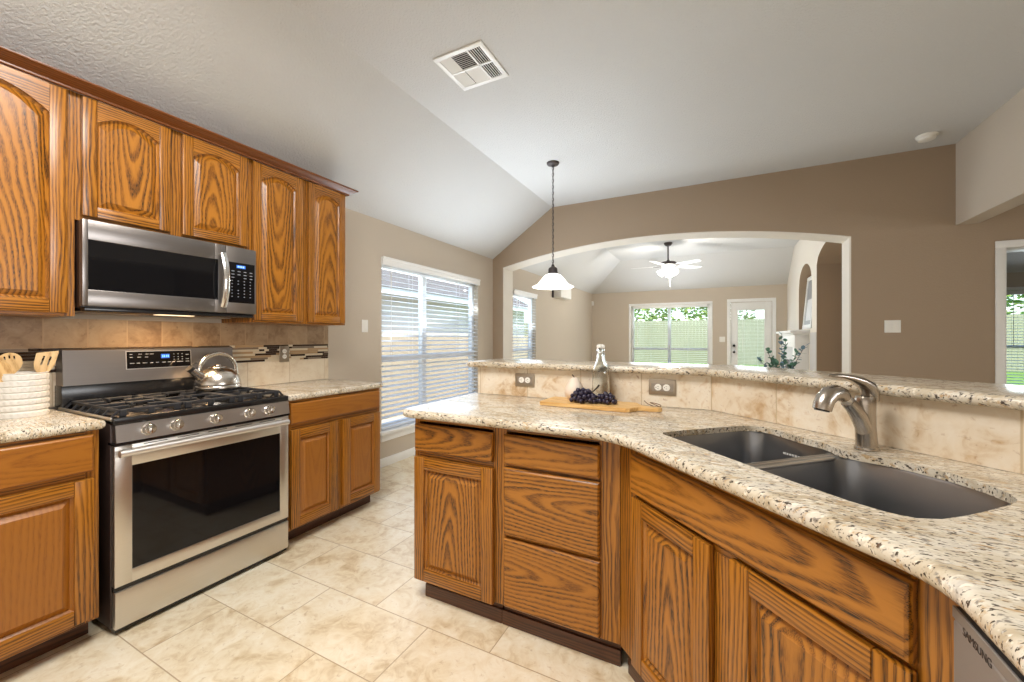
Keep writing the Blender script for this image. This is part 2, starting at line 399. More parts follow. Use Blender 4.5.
    def cyl(s, p0, p1, r, n=20, mi=0, r1=None):
        p0 = Vector(p0); p1 = Vector(p1); d = p1 - p0
        q = d.to_track_quat('Z', 'Y').to_matrix().to_4x4(); q.translation = p0
        L = d.length; r1 = r if r1 is None else r1; e = min(.0015, L * .2, r * .3)
        return s.lathe([(max(r - e, 1e-4), 0), (r, e), (r1, L - e), (max(r1 - e, 1e-4), L)], n, mi, q)
    def obj(s, name, mats, parent=None, loc=None, rotz=0, smooth=30):
        me = bpy.data.meshes.new(name); s.bm.to_mesh(me); s.bm.free()
        for m in (mats if isinstance(mats, (list, tuple)) else [mats]): me.materials.append(m)
        if smooth:
            me.shade_smooth(); me.set_sharp_from_angle(angle=R(smooth))
        o = bpy.data.objects.new(name, me); C.objects.link(o)
        if parent: o.parent = parent
        if loc: o.location = loc
        o.rotation_euler[2] = rotz
        return o
def thing(name, label, cat, loc=(0, 0, 0), rotz=0, group=None):
    o = bpy.data.objects.new(name, None); C.objects.link(o); o.location = loc; o.rotation_euler = (0, 0, rotz)
    o.empty_display_size = .1
    return tag(o, label, cat, group)
def tag(o, label, cat, group=None, kind=None):
    o['label'] = label; o['category'] = cat
    if group: o['group'] = group
    if kind: o['kind'] = kind
    return o
def struct(o): o['kind'] = 'structure'; return o
def stuff(o): o['kind'] = 'stuff'; return o

def wall_with_holes(b, axis, pos, thick, a0, a1, z0, z1, holes, mi=0):
    """wall perpendicular to axis ('x'|'y'); spans a0..a1 x z0..z1, rectangular holes (a,b,zlo,zhi); one mesh of abutting boxes"""
    def bx(p, q, r, s_):
        if q - p < 1e-4 or s_ - r < 1e-4: return
        if axis == 'x': b.box((pos, p, r), (pos + thick, q, s_), mi=mi)
        else: b.box((p, pos, r), (q, pos + thick, s_), mi=mi)
    cur = a0
    for (p, q, r, s_) in sorted(holes):
        bx(cur, p, z0, z1); bx(p, q, z0, r); bx(p, q, s_, z1); cur = q
    bx(cur, a1, z0, z1)

# ------------------------------------------------------------------ room shell
WX = -2.9
b = B(); b.box((-3.1, -3.2, -.12), (7.0, 10.45, 0)); struct(b.obj('floor', FLOOR, smooth=0))
b = B(); wall_with_holes(b, 'x', WX - .16, .16, -3.2, 10.36, 0, 2.42, [(2.90, 4.66, .34, 1.99), (5.70, 6.60, .34, 1.98)])
struct(b.obj('wall_left', WALL, smooth=0))
b = B(); wall_with_holes(b, 'y', 10.2, .16, WX, 6.9, 0, 2.6, [(-1.92, -.18, .55, 2.03), (.235, 1.015, 0, 2.04), (4.40, 5.9, .22, 2.08)])
struct(b.obj('wall_back', WALL, smooth=0))
# arch wall between kitchen and living room
def arch_wall():
    b = B(); y0, y1 = 5.06, 5.34; xl, xr, zs, sag = -2.73, 1.159, 2.25, .225
    b.box((WX, y0, 0), (xl, y1, 3.05)); b.box((xr, y0, 0), (2.207, y1, 3.05)); b.box((2.207, y0, 2.05), (3.2, y1, 3.05)); b.box((3.2, y0, 0), (6.9, y1, 3.05))
    half = (xr - xl) / 2; rad = (half * half + sag * sag) / (2 * sag); cx = (xl + xr) / 2; n = 40
    arc = []
    for i in range(n + 1):
        x = xl + (xr - xl) * i / n
        arc.append((x, zs + math.sqrt(rad * rad - (x - cx) ** 2) - (rad - sag)))
    poly = arc + [(xr, 3.05), (xl, 3.05)]
    t = bmesh.new(); f0 = [t.verts.new((x, y0, z)) for x, z in poly]; f1 = [t.verts.new((x, y1, z)) for x, z in poly]
    k = len(poly)
    t.faces.new(f0); t.faces.new(list(reversed(f1)))
    for i in range(k):
        j = (i + 1) % k; t.faces.new((f0[i], f0[j], f1[j], f1[i]))
    bmesh.ops.recalc_face_normals(t, faces=t.faces)
    b.merge(t)
    w = struct(b.obj('wall_arch', WALL_SHADED, smooth=25))
    # painted arch reveal lining (thin plaster skin with a rounded bead at the kitchen side)
    b = B(); tk = .012
    prof = [(xl, 0.0)] + arc + [(xr, 0.0)]
    def inset(i):
        x, z = prof[i]
        if i == 0 or i == len(prof) - 1: return (x + (tk if i == 0 else -tk), z)
        nx, nz = cx - x, (zs + sag - rad) - z; L = math.hypot(nx, nz)
        if i == 1: return (x + tk, z - tk)
        if i == len(prof) - 2: return (x - tk, z - tk)
        return (x + nx / L * tk, z + nz / L * tk)
    inn = [inset(i) for i in range(len(prof))]
    rings = [[(p[0], y0 - .004, p[1]), (q[0], y0 + .004, q[1]), (q[0], y1 - .004, q[1]), (p[0], y1 + .004, p[1])] for p, q in zip(prof, inn)]
    b.loft(rings)
    struct(b.obj('trim_1', WALLW, smooth=40))
arch_wall()
# ceilings
def quad_obj(name, polys, mat):
    b = B()
    for pts in polys:
        t = bmesh.new(); lo = [t.verts.new(p) for p in pts]; hi = [t.verts.new((p[0], p[1], p[2] + .05)) for p in pts]
        t.faces.new(lo); t.faces.new(list(reversed(hi)))
        for i in range(len(pts)):
            j = (i + 1) % len(pts); t.faces.new((lo[i], lo[j], hi[j], hi[i]))
        bmesh.ops.recalc_face_normals(t, faces=t.faces); b.merge(t)
    return struct(b.obj(name, mat, smooth=0))
ZC, ZP, XS = 3.0, 2.385, -1.985
quad_obj('ceiling', [[(WX, -3.2, ZP), (XS, -3.2, ZC), (XS, 5.06, ZC), (WX, 5.06, ZP)], [(XS, -3.2, ZC), (6.9, -3.2, ZC), (6.9, 5.06, ZC), (XS, 5.06, ZC)]], CEIL)
YS = 10.2 - .915
quad_obj('ceiling_living', [[(WX, 5.34, ZP), (XS, 5.34, ZC), (XS, YS, ZC), (WX, 10.2, ZP)], [(XS, 5.34, ZC), (6.9, 5.34, ZC), (6.9, YS, ZC), (XS, YS, ZC)],
                            [(WX, 10.2, ZP), (XS, YS, ZC), (6.9, YS, ZC), (6.9, 10.2, ZP)]], CEIL)
# dropped header to the right of the kitchen
b = B(); b.box((1.9, -3.0, 2.265), (2.05, 5.06, 3.0)); struct(b.obj('wall_header', WALL, smooth=0))
b = B(); b.box((6.9, -3.2, 0), (7.0, 10.36, 3.05)); struct(b.obj('wall_right', WALL, smooth=0))
b = B(); b.box((-3.06, -3.3, 0), (7.0, -3.2, 3.05)); struct(b.obj('wall_rear', WALL, smooth=0))
# living room right side: chimney wall with niche and arched recess
def fireplace_wall():
    b = B(); X0, X1 = 1.28, 1.58
    def slab_yz(poly):
        t = bmesh.new(); f0 = [t.verts.new((X0, y, z)) for y, z in poly]; f1 = [t.verts.new((X1, y, z)) for y, z in poly]; k = len(poly)
        t.faces.new(f0); t.faces.new(list(reversed(f1)))
        for i in range(k):
            j = (i + 1) % k; t.faces.new((f0[i], f0[j], f1[j], f1[i]))
        bmesh.ops.recalc_face_normals(t, faces=t.faces); b.merge(t)
    # far block Y 8.85..10.2, near pier 7.32..7.68, band under niche, band over niche
    b.box((X0, 8.80, 0), (X1, 10.2, 3.0)); b.box((X0, 7.32, 0), (X1, 7.66, 3.0)); b.box((X0, 7.66, 0), (X1, 8.80, 1.40))
    n = 20; yc, hw, zs, rise = 8.23, .57, 2.12, .36
    arc = [(yc - hw + 2 * hw * i / n, zs + rise * math.sqrt(max(0, 1 - ((-hw + 2 * hw * i / n) / hw) ** 2))) for i in range(n + 1)]
    slab_yz(arc + [(8.80, 3.0), (7.66, 3.0)])
    yc, hw, zs, rise = 6.36, .96, 2.32, .24
    arc = [(yc - hw + 2 * hw * i / n, zs + rise * math.sqrt(max(0, 1 - ((-hw + 2 * hw * i / n) / hw) ** 2))) for i in range(n + 1)]
    slab_yz(arc + [(7.32, 3.0), (5.40, 3.0)])
    b.box((X0, 5.34, 0), (X1, 5.40, 3.0))
    b.box((X0 + .17, 7.66, 1.40), (X1, 8.80, 2.50))
    w = b.obj('wall_fireplace', [WALLW, WALL_SHADED], smooth=25); struct(w)
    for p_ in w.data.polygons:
        if abs(p_.normal.x) < .9: p_.material_index = 1  # front whitened for window light, sides and niche browned for shade
    b = B(); b.box((X1, 5.34, 0), (X1 + .1, 10.2, 3.0)); struct(b.obj('wall_recess', WALL_SHADED, smooth=0))
fireplace_wall()
# baseboards
b = B(); b.box((WX, 2.26, 0), (WX + .016, 5.06, .085), .004, grain=None); struct(b.obj('baseboard_left', WHITE))
b = B(); b.box((WX, 5.34, 0), (WX + .016, 10.2, .085), .004); struct(b.obj('baseboard_living', WHITE))
b = B(); b.box((1.165, 5.044, 0), (2.15, 5.06, .085), .004); struct(b.obj('baseboard_arch', WHITE))
# casing of the doorway at the far right
b = B(); yf = 5.045
for x0, x1 in ((2.146, 2.203), (3.197, 3.27)):
    b.box((x0, yf, 0), (x1, 5.062, 2.03), .004)
b.box((2.146, yf, 2.03), (3.27, 5.062, 2.092), .004)
b.box((2.205, 5.06, 0), (2.217, 5.34, 2.05), .002); b.box((3.18, 5.06, 0), (3.2, 5.34, 2.05), .002); b.box((2.217, 5.06, 2.03), (3.18, 5.34, 2.05), .002)
struct(b.obj('door_2', WHITE))

# ------------------------------------------------------------------ windows and blinds
def window(name, axis, pos, out, a0, a1, z0, z1, mull=(), rail=None):
    """frame + glass set at pos (outer plane), out = +-1 outward along axis"""
    fw = .05; b = B(); p0, p1 = sorted((pos, pos + out * .06))
    def bx(A0, A1, Z0, Z1):
        if axis == 'x': b.box((p0, A0, Z0), (p1, A1, Z1), .004)
        else: b.box((A0, p0, Z0), (A1, p1, Z1), .004)
    bx(a0, a0 + fw, z0, z1); bx(a1 - fw, a1, z0, z1); bx(a0 + fw, a1 - fw, z0, z0 + fw); bx(a0 + fw, a1 - fw, z1 - fw, z1)
    for m in mull: bx(m - .035, m + .035, z0 + fw, z1 - fw)
    edges = [a0 + fw] + [e for m in mull for e in (m - .035, m + .035)] + [a1 - fw]
    if rail:
        for i in range(0, len(edges), 2): bx(edges[i], edges[i + 1], rail - .025, rail + .025)
    w = struct(b.obj(name, WHITE))
    g = B(); q = pos + out * .035
    if axis == 'x': g.box((q - .003, a0 + .02, z0 + .02), (q + .003, a1 - .02, z1 - .02))
    else: g.box((a0 + .02, q - .003, z0 + .02), (a1 - .02, q + .003, z1 - .02))
    o = g.obj('window_pane', PANE, w, smooth=0); struct(o)
    return w
window('window_1', 'x', WX - .065, -1, 2.90, 4.66, .34, 1.99, (3.62,), 1.05)
window('window_2', 'x', WX - .065, -1, 5.70, 6.60, .34, 1.98, (), 1.05)
window('window_3', 'y', 10.29, 1, -1.92, -.18, .55, 2.03, (-1.05,), .99)
window('window_4', 'y', 10.29, 1, 4.40, 5.9, .22, 2.08, (5.15,), 1.1)
# sills / aprons (left windows), white frame liners
b = B(); b.box((WX - .06, 2.86, .315), (WX + .045, 4.70, .345), .006); b.box((WX, 2.885, .245), (WX + .016, 4.675, .315), .004); struct(b.obj('window_1_sill', WHITE))
b = B(); b.box((WX - .06, 5.66, .315), (WX + .045, 6.64, .345), .006); b.box((WX, 5.685, .245), (WX + .016, 6.615, .315), .004); struct(b.obj('window_2_sill', WHITE))
b = B(); b.box((-1.96, 10.16, .525), (-.14, 10.29, .55), .005); b.box((-1.975, 10.188, .55), (-1.92, 10.2, 2.03), .002); b.box((-.18, 10.188, .55), (-.125, 10.2, 2.03), .002); b.box((-1.975, 10.188, 2.03), (-.125, 10.2, 2.085), .002); struct(b.obj('trim_2', WHITE))
b = B(); b.box((4.36, 10.16, .195), (5.94, 10.29, .22), .005); b.box((4.345, 10.188, .22), (4.40, 10.2, 2.08), .002); b.box((4.345, 10.188, 2.08), (5.95, 10.2, 2.135), .002); struct(b.obj('trim_3', WHITE))

def blind(name, label, loc, rotz, width, ztop, zbot, valance=.10, pitch=.05, sw=.05, tilt=0, cords=2, over=.03, group=None, vdepth=.08):
    """local: x along width from 0, y into the room is -y, z up. slats pivot at y=0"""
    t = thing(name, label, 'blind', loc, rotz, group)
    b = B(); b.box((-over, -vdepth, ztop - valance), (width + over, -vdepth + .012, ztop), .004)
    b.box((-over, -vdepth + .012, ztop - valance), (-over + .01, .01, ztop), .002); b.box((width + over - .01, -vdepth + .012, ztop - valance), (width + over, .01, ztop), .002)
    b.box((-over, -vdepth - .008, ztop - .018), (width + over, -vdepth + .004, ztop + .004), .003)
    b.obj('valance', WHITE, t)
    b = B(); z = ztop - valance + .01; k = 0
    n = int((z - zbot - .03) / pitch)
    for i in range(n):
        zz = z - i * pitch
        M = Matrix.Translation((width / 2, 0, zz)) @ Matrix.Rotation(R(tilt), 4, 'X')
        b.box((-width / 2 + .006, -sw / 2, -.0014), (width / 2 - .006, sw / 2, .0014), M=M)
    b.obj('slats', SLAT, t, smooth=0)
    b = B(); b.box((.006, -sw / 2, zbot), (width - .006, sw / 2, zbot + .018), .004); b.obj('bottom_rail', SLAT, t)
    for c in range(cords):
        x = width * (c + .5) / cords if cords > 1 else width / 2; yy = sw / 2 + .0015
        b = B(); b.tube([(x, -yy, ztop - .05), (x, -yy, zbot + .001), (x, -yy * .8, zbot - .003), (x, yy * .8, zbot - .003), (x, yy, zbot + .001), (x, yy, ztop - .05)], .0012, 5); b.obj('ladder_cord', SLAT, t)
    b = B(); b.tube([(.10, -sw / 2 - .02, ztop - valance - .0), (.10, -sw / 2 - .02, ztop - .95)], .004, 6); b.obj('tilt_wand', WHITEP, t)
    return t
# left wall: local x -> +Y, local y(-) -> +X : rotz = 90
blind('window_blind', 'wide white slatted blind on the double window beside the oak wall cabinets', (WX - .022, 2.905, 0), R(90), 1.75, 2.035, .36, .075, tilt=15, vdepth=.05, over=.012)
blind('window_blind', 'narrow white slatted blind seen through the arch on the left wall', (WX - .022, 5.705, 0), R(90), .89, 2.02, .36, .075, tilt=13, vdepth=.05, over=.012)
blind('window_blind', 'white blind on the living room window looking at green trees', (-1.87, 10.24, 0), 0, 1.64, 2.02, .565, .06, tilt=3, sw=.04, pitch=.044, vdepth=.035, over=0)
blind('window_blind', 'white blind on the window beyond the doorway at the far right', (4.45, 10.24, 0), 0, 1.4, 2.07, .235, .07, tilt=8, vdepth=.035, over=0)

# patio door (structure)
def patio_door():
    x0, x1, zt = .235, 1.015, 2.04
    b = B()
    b.box((x0 - .07, 10.185, 0), (x0 + .0, 10.205, zt), .003); b.box((x1, 10.185, 0), (x1 + .07, 10.205, zt), .003); b.box((x0 - .07, 10.185, zt), (x1 + .07, 10.205, zt + .07), .003)
    casing = struct(b.obj('door_1', WHITE))
    b = B(); y0, y1 = 10.225, 10.27; gx0, gx1, gz0, gz1 = x0 + .13, x1 - .13, .25, 1.90
    b.box((x0 + .004, y0, .01), (gx0, y1, zt - .004), .002); b.box((gx1, y0, .01), (x1 - .004, y1, zt - .004), .002)
    b.box((gx0, y0, .01), (gx1, y1, gz0), .002); b.box((gx0, y0, gz1), (gx1, y1, zt - .004), .002)
    for a in ((gx0 - .02, gz0 - .02, gx0 + .012, gz1 + .02), (gx1 - .012, gz0 - .02, gx1 + .02, gz1 + .02), (gx0, gz0 - .02, gx1, gz0 + .012), (gx0, gz1 - .012, gx1, gz1 + .02)):
        b.box((a[0], y0 - .01, a[1]), (a[2], y0 + .002, a[3]), .003)
    leaf = struct(b.obj('door_leaf', WHITE, casing))
    b = B(); b.box((gx0, 10.25, gz0), (gx1, 10.254, gz1)); struct(b.obj('window_pane', PANE, leaf, smooth=0))
    for z in (.94, 1.08):
        b = B(); M = Matrix.Translation((x0 + .065, y0, z)) @ Matrix.Rotation(R(90), 4, 'X')
        b.lathe([(.028, 0), (.028, .012), (.014, .02), (.014, .035), (.027, .045), (.027, .06), (.01, .068)], 16, M=M); struct(b.obj('door_knob', BLACK, leaf))
    blind('door_blind', 'white blind behind the glass of the white patio door', (gx0 + .005, 10.236, 0), 0, gx1 - gx0 - .01, gz1 - .012, gz0 + .013, .03, .03, .02, 12, vdepth=.008, over=0)
patio_door()

# ------------------------------------------------------------------ oak cabinets
FR = .019
def door(parent, x0, x1, z0, z1, arch=0.0, sw=.058, y=0.0, pmat=None):
    """raised-panel door standing proud of the face frame (front at y-.02)"""
    yb, yf = y - .0015, y - .0225
    b = B()
    b.box((x0, yf, z0), (x0 + sw, yb, z1), .0035, grain=('z',))
    b.box((x1 - sw, yf, z0), (x1, yb, z1), .0035, grain=('z',))
    b.box((x0 + sw, yf, z0), (x1 - sw, yb, z0 + sw), .0035, grain=('x',))
    xi0, xi1 = x0 + sw, x1 - sw; zt = z1 - sw
    n = 14
    def top(x, d=0.0):
        if not arch: return zt - d
        h = (xi1 - xi0) / 2; q = (x - (xi0 + xi1) / 2) / h
        return zt - arch * (q * q) - d
    if arch:
        poly = [(xi0, z1), (xi1, z1)] + [(xi1 + (xi0 - xi1) * i / n, top(xi1 + (xi0 - xi1) * i / n)) for i in range(n + 1)]
        t = bmesh.new(); f = [t.verts.new((x, yf, z)) for x, z in poly]; k = [t.verts.new((x, yb, z)) for x, z in poly]
        t.faces.new(f); t.faces.new(list(reversed(k)))
        for i in range(len(poly)):
            j = (i + 1) % len(poly); t.faces.new((f[i], f[j], k[j], k[i]))
        bmesh.ops.recalc_face_normals(t, faces=t.faces); b.merge(t, grain=('x',))
    else:
        b.box((xi0, yf, zt), (xi1, yb, z1), .0035, grain=('x',))
    # stepped inner edge (sticking)
    d = b.obj('door', OAK, parent)
    def loop(ins, yy):
        a0, a1 = xi0 + ins, xi1 - ins
        pts = [(a0, yy, z0 + sw + ins), (a1, yy, z0 + sw + ins)]
        for i in range(n + 1):
            s = i / n; xx = xi1 + (xi0 - xi1) * s
            pts.append((a1 + (a0 - a1) * s, yy, top(xx, ins)))
        return pts
    p = B()
    p.loft([loop(-.004, y - .0175), loop(.004, y - .0090), loop(.009, y - .0055), loop(.030, y - .0180), loop(.033, y - .0205)], caps=(False, True), grain=('z', 'flat'))
    p.obj('panel', pmat or OAK, d, smooth=12)
    return d
def drawer(parent, x0, x1, z0, z1, y=0.0, name='drawer', mat=None):
    b = B(); t = bmesh.new()
    def rect(i, yy): return [(x0 + i, yy, z0 + i), (x1 - i, yy, z0 + i), (x1 - i, yy, z1 - i), (x0 + i, yy, z1 - i)]
    t.free()
    b.loft([rect(0, y - .0015), rect(0, y - .014), rect(.003, y - .0190), rect(.008, y - .0225)], grain=('x', 'flat'))
    return b.obj(name, mat or OAK, parent, smooth=12)
def face_frame(parent, pieces):
    b = B()
    for (x0, x1, z0, z1, ax) in pieces: b.box((x0, 0, z0), (x1, FR, z1), .001, 1, grain=(ax,))
    return b.obj('face_frame', OAK, parent)
def carcass(parent, w, depth, z0, z1, hollow=True, left=True, right=True):
    b = B(); th = .016
    b.box((0, FR, z0), (th, depth, z1), .0008, 1, grain=('z', 'flat')); b.box((w - th, FR, z0), (w, depth, z1), .0008, 1, grain=('z', 'flat'))
    b.box((th, FR, z0), (w - th, depth, z0 + th), grain=('x',)); b.box((th, depth - .008, z0 + th), (w - th, depth, z1), grain=('z',))
    if not hollow: b.box((th, FR, z1 - th), (w - th, depth - .008, z1), grain=('x',))
    return b.obj('cabinet_body', OAK, parent)
def toe(parent, x0, x1, y0, y1=None, h=.10, trimtop=None):
    b = B(); b.box((x0, y0, 0), (x1, y0 + .018, h), .001, 1, grain=('x',))
    if y1: b.box((x0, y0 + .018, 0), (x0 + .018, y1, h), grain=('y',)); b.box((x1 - .018, y0 + .018, 0), (x1, y1, h), grain=('y',))
    if trimtop: b.box((x0 - .006, y0 - .010, 0), (x1, y0, trimtop), .003, 2, grain=('x',))
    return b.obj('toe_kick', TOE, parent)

ZB, ZT = .10, .874
XF = WX + .63            # base cabinet frame plane on the left wall (x = -2.27)
XF = -2.272
# left of the range
t = thing('base_cabinet', 'oak base cabinet with one drawer and one door between the range and the photo edge', 'cabinet', (XF, .09, 0), R(90))
carcass(t, .616, .618, ZB, ZT)
face_frame(t, [(0, .03, ZB, ZT, 'z'), (.575, .616, ZB, ZT, 'z'), (.03, .575, .852, ZT, 'x'), (.03, .575, .68, .712, 'x'), (.03, .575, ZB, .135, 'x')])
drawer(t, .018, .597, .712, .860, mat=OAKS); door(t, .018, .597, .118, .684, pmat=OAKS)
toe(t, .0, .616, .105, .60)
# right of the range
t = thing('base_cabinet', 'oak base cabinet with two doors under the granite next to the wide window', 'cabinet', (XF, 1.515, 0), R(90))
carcass(t, .737, .618, ZB, ZT)
face_frame(t, [(0, .032, ZB, ZT, 'z'), (.705, .737, ZB, ZT, 'z'), (.335, .40, ZB, .68, 'z'), (.032, .705, .852, ZT, 'x'), (.032, .705, .68, .735, 'x'), (.032, .335, ZB, .135, 'x'), (.40, .705, ZB, .135, 'x')])
drawer(t, .018, .722, .735, .860, mat=OAKS); door(t, .018, .343, .118, .700, pmat=OAKS); door(t, .392, .722, .118, .700, pmat=OAKS)
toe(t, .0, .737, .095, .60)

# wall cabinets : frame plane x=-2.555, doors at -2.575..
XU = -2.590; DU = XU - WX - .004
ZU0, ZU1 = 1.348, 2.362
UG = 'oak wall cabinets'
t = thing('wall_cabinet', 'tall oak wall cabinet left of the microwave with one arched door', 'cabinet', (XU, .27, 0), R(90), UG)
carcass(t, .455, DU, ZU0, ZU1, hollow=False)
face_frame(t, [(0, .03, ZU0, ZU1, 'z'), (.422, .455, ZU0, ZU1, 'z'), (.03, .422, 2.33, ZU1, 'x'), (.03, .422, ZU0, 1.385, 'x')])
door(t, .012, .428, 1.362, 2.350, .07, .056)
t = thing('wall_cabinet', 'short oak wall cabinet above the microwave with two arched doors', 'cabinet', (XU, .725, 0), R(90), UG)
ZM = 1.785
carcass(t, .762, DU, ZM, ZU1, hollow=False)
face_frame(t, [(0, .032, ZM, ZU1, 'z'), (.73, .762, ZM, ZU1, 'z'), (.35, .405, ZM, ZU1, 'z'), (.032, .35, 2.33, ZU1, 'x'), (.405, .73, 2.33, ZU1, 'x'), (.032, .35, ZM, 1.82, 'x'), (.405, .73, ZM, 1.82, 'x')])
door(t, .018, .352, 1.808, 2.350, .05, .050); door(t, .404, .744, 1.808, 2.350, .05, .050)
t = thing('wall_cabinet', 'tall oak wall cabinet at the window end with two arched doors', 'cabinet', (XU, 1.487, 0), R(90), UG)
carcass(t, .720, DU, ZU0, ZU1, hollow=False)
face_frame(t, [(0, .032, ZU0, ZU1, 'z'), (.688, .72, ZU0, ZU1, 'z'), (.345, .395, ZU0, ZU1, 'z'), (.032, .345, 2.33, ZU1, 'x'), (.395, .688, 2.33, ZU1, 'x'), (.032, .345, ZU0, 1.385, 'x'), (.395, .688, ZU0, 1.385, 'x')])
door(t, .014, .348, 1.362, 2.350, .046, .050); door(t, .392, .706, 1.362, 2.350, .046, .050)
# crown moulding running along all three wall cabinets with a return at the window end
def crown():
    b = B(); y0, y1 = .27, 2.207
    prof = [(.0, 2.3535), (.010, 2.3535), (.013, 2.357), (.013, 2.363), (.016, 2.365), (.024, 2.370), (.040, 2.378), (.050, 2.386), (.053, 2.388), (.057, 2.389), (.060, 2.393), (.060, 2.398), (.056, 2.401), (.0, 2.401)]
    xf = XU + .021
    rings = []
    rings.append([(xf + d, y0, z) for d, z in prof])
    rings.append([(xf + d, y1 + d, z) for d, z in prof])
    b.loft(rings, grain=('y',))
    rings = [[(xf + d, y1 + d, z) for d, z in prof], [(WX + .045, y1 + d, z) for d, z in prof]]
    b.loft(rings, grain=('x',))
    b.box((xf - .020, y0, 2.363), (xf, y1, 2.40), grain=('y',))
    return b.obj('crown_molding', CROWN, smooth=25)
tag(crown(), 'dark stained oak crown molding running along the top of the wall cabinets', 'molding')

# peninsula cabinets (faces +y away; viewer looks along +y)
YF = 1.532
t = thing('base_cabinet', 'oak cabinet at the open end of the peninsula with one drawer above one door', 'cabinet', (-1.312, YF, 0), 0)
carcass(t, .468, .545, ZB, ZT)
face_frame(t, [(0, .03, ZB, ZT, 'z'), (.435, .468, ZB, ZT, 'z'), (.03, .435, .85, ZT, 'x'), (.03, .435, .68, .712, 'x'), (.03, .435, ZB, .135, 'x')])
drawer(t, .012, .442, .712, .840); door(t, .012, .444, .098, .684)
toe(t, .052, .468, .030, .53, trimtop=.062)
t = thing('drawer_cabinet', 'oak cabinet with three stacked drawers beside the sink cabinet', 'cabinet', (-.844, YF, 0), 0)
carcass(t, .50, .545, ZB, ZT)
face_frame(t, [(0, .035, ZB, ZT, 'z'), (.435, .5155, ZB, ZT, 'z'), (.035, .435, .85, ZT, 'x'), (.035, .435, .695, .72, 'x'), (.035, .435, .395, .42, 'x'), (.035, .435, ZB, .125, 'x')])
drawer(t, .028, .442, .714, .840); drawer(t, .028, .442, .414, .700); drawer(t, .028, .442, .108, .399)
toe(t, 0.007, .512, .030, None, trimtop=.062)
# sink cabinet, turned 45 degrees. local x = along (1,-1), local y = (1,1); origin on frame line
NF = .85
def dpt(u, n): return ((n + u) * S2, (n - u) * S2)
u0, u1 = -1.312, -.372
ox, oy = dpt(u0, NF)
t = thing('sink_cabinet', 'wide angled oak sink cabinet with a false drawer front and two doors', 'cabinet', (ox, oy, 0), R(-45))
W = u1 - u0
carcass(t, W, .60, ZB, .66)
sx = lambda u: u - u0
face_frame(t, [(0.0, sx(-1.20), ZB, ZT, 'z'), (sx(-.445), W, ZB, ZT, 'z'), (sx(-1.20), sx(-.445), .835, ZT, 'x'), (sx(-1.20), sx(-.445), .68, .735, 'x'), (sx(-.875), sx(-.79), ZB, .68, 'z'),
               (sx(-1.20), sx(-.875), ZB, .14, 'x'), (sx(-.79), sx(-.445), ZB, .14, 'x')])
drawer(t, sx(-1.222), sx(-.432), .708, .846, name='false_front'); door(t, sx(-1.214), sx(-.862), .112, .697); door(t, sx(-.798), sx(-.430), .112, .697)
toe(t, .016, W - .03, .035, None, trimtop=.062)
# filler between sink cabinet and dishwasher
XD = .340
b = B(); b.box((XD, .842, ZB), (XD + .018, .862, ZT), .001, 1, grain=('z',)); tag(b.obj('filler_strip', OAK), 'narrow oak filler strip between the sink cabinet and the dishwasher', 'filler strip')

# dishwasher: faces -x
t = thing('dishwasher', 'stainless dishwasher under the granite at the lower right corner', 'dishwasher', (XD - .004, .838, 0), R(-90))
b = B(); b.box((0, .03, .09), (.598, .56, .862), .003); b.obj('tub', BLACK, t)
b = B(); b.box((.002, -.026, .115), (.596, .028, .835), .006, 3); b.box((.002, -.026, .835), (.596, -.022, .852), .001, 1); dd = b.obj('door', STEEL_DW, t)
b = B(); b.loft([[(.002, -.0215, .836), (.596, -.0215, .836), (.596, .028, .836), (.002, .028, .836)], [(.002, -.0215, .851), (.596, -.0215, .851), (.596, .028, .866), (.002, .028, .866)]]); b.obj('control_strip', plain('dark_control_strip', (.03, .03, .034), .3), dd)
b = B(); b.box((.01, .03, .0), (.588, .05, .09)); b.obj('kick_plate', BLACK, t)
UP = Matrix.Rotation(R(90), 4, 'X')        # text reads along +x, upright, facing -y
def text_mesh(name, s, size, mat, parent, M, depth=.0006, fit=None):
    cu = bpy.data.curves.new(name, 'FONT'); cu.body = s; cu.size = size; cu.extrude = depth; cu.align_x = 'LEFT'
    o = bpy.data.objects.new(name, cu); C.objects.link(o)
    bpy.context.view_layer.update(); dg = bpy.context.evaluated_depsgraph_get()
    me = bpy.data.meshes.new_from_object(o.evaluated_get(dg)); bpy.data.objects.remove(o); bpy.data.curves.remove(cu)
    if fit:
        xs = [v.co.x for v in me.vertices]; ys = [v.co.y for v in me.vertices]
        me.transform(Matrix.Diagonal((fit[0] / (max(xs) - min(xs)), fit[1] / (max(ys) - min(ys)), .3, 1)) @ Matrix.Translation((-min(xs), -min(ys), 0)))
        me.transform(UP)
    me.transform(M); me.materials.clear(); me.materials.append(mat)
    r = bpy.data.objects.new(name, me); C.objects.link(r); r.parent = parent; return r
text_mesh('brand_lettering', 'SAMSUNG', 1, BADGE, dd, Matrix.Translation((.033, -.0264, .8275)), fit=(.068, .0115))

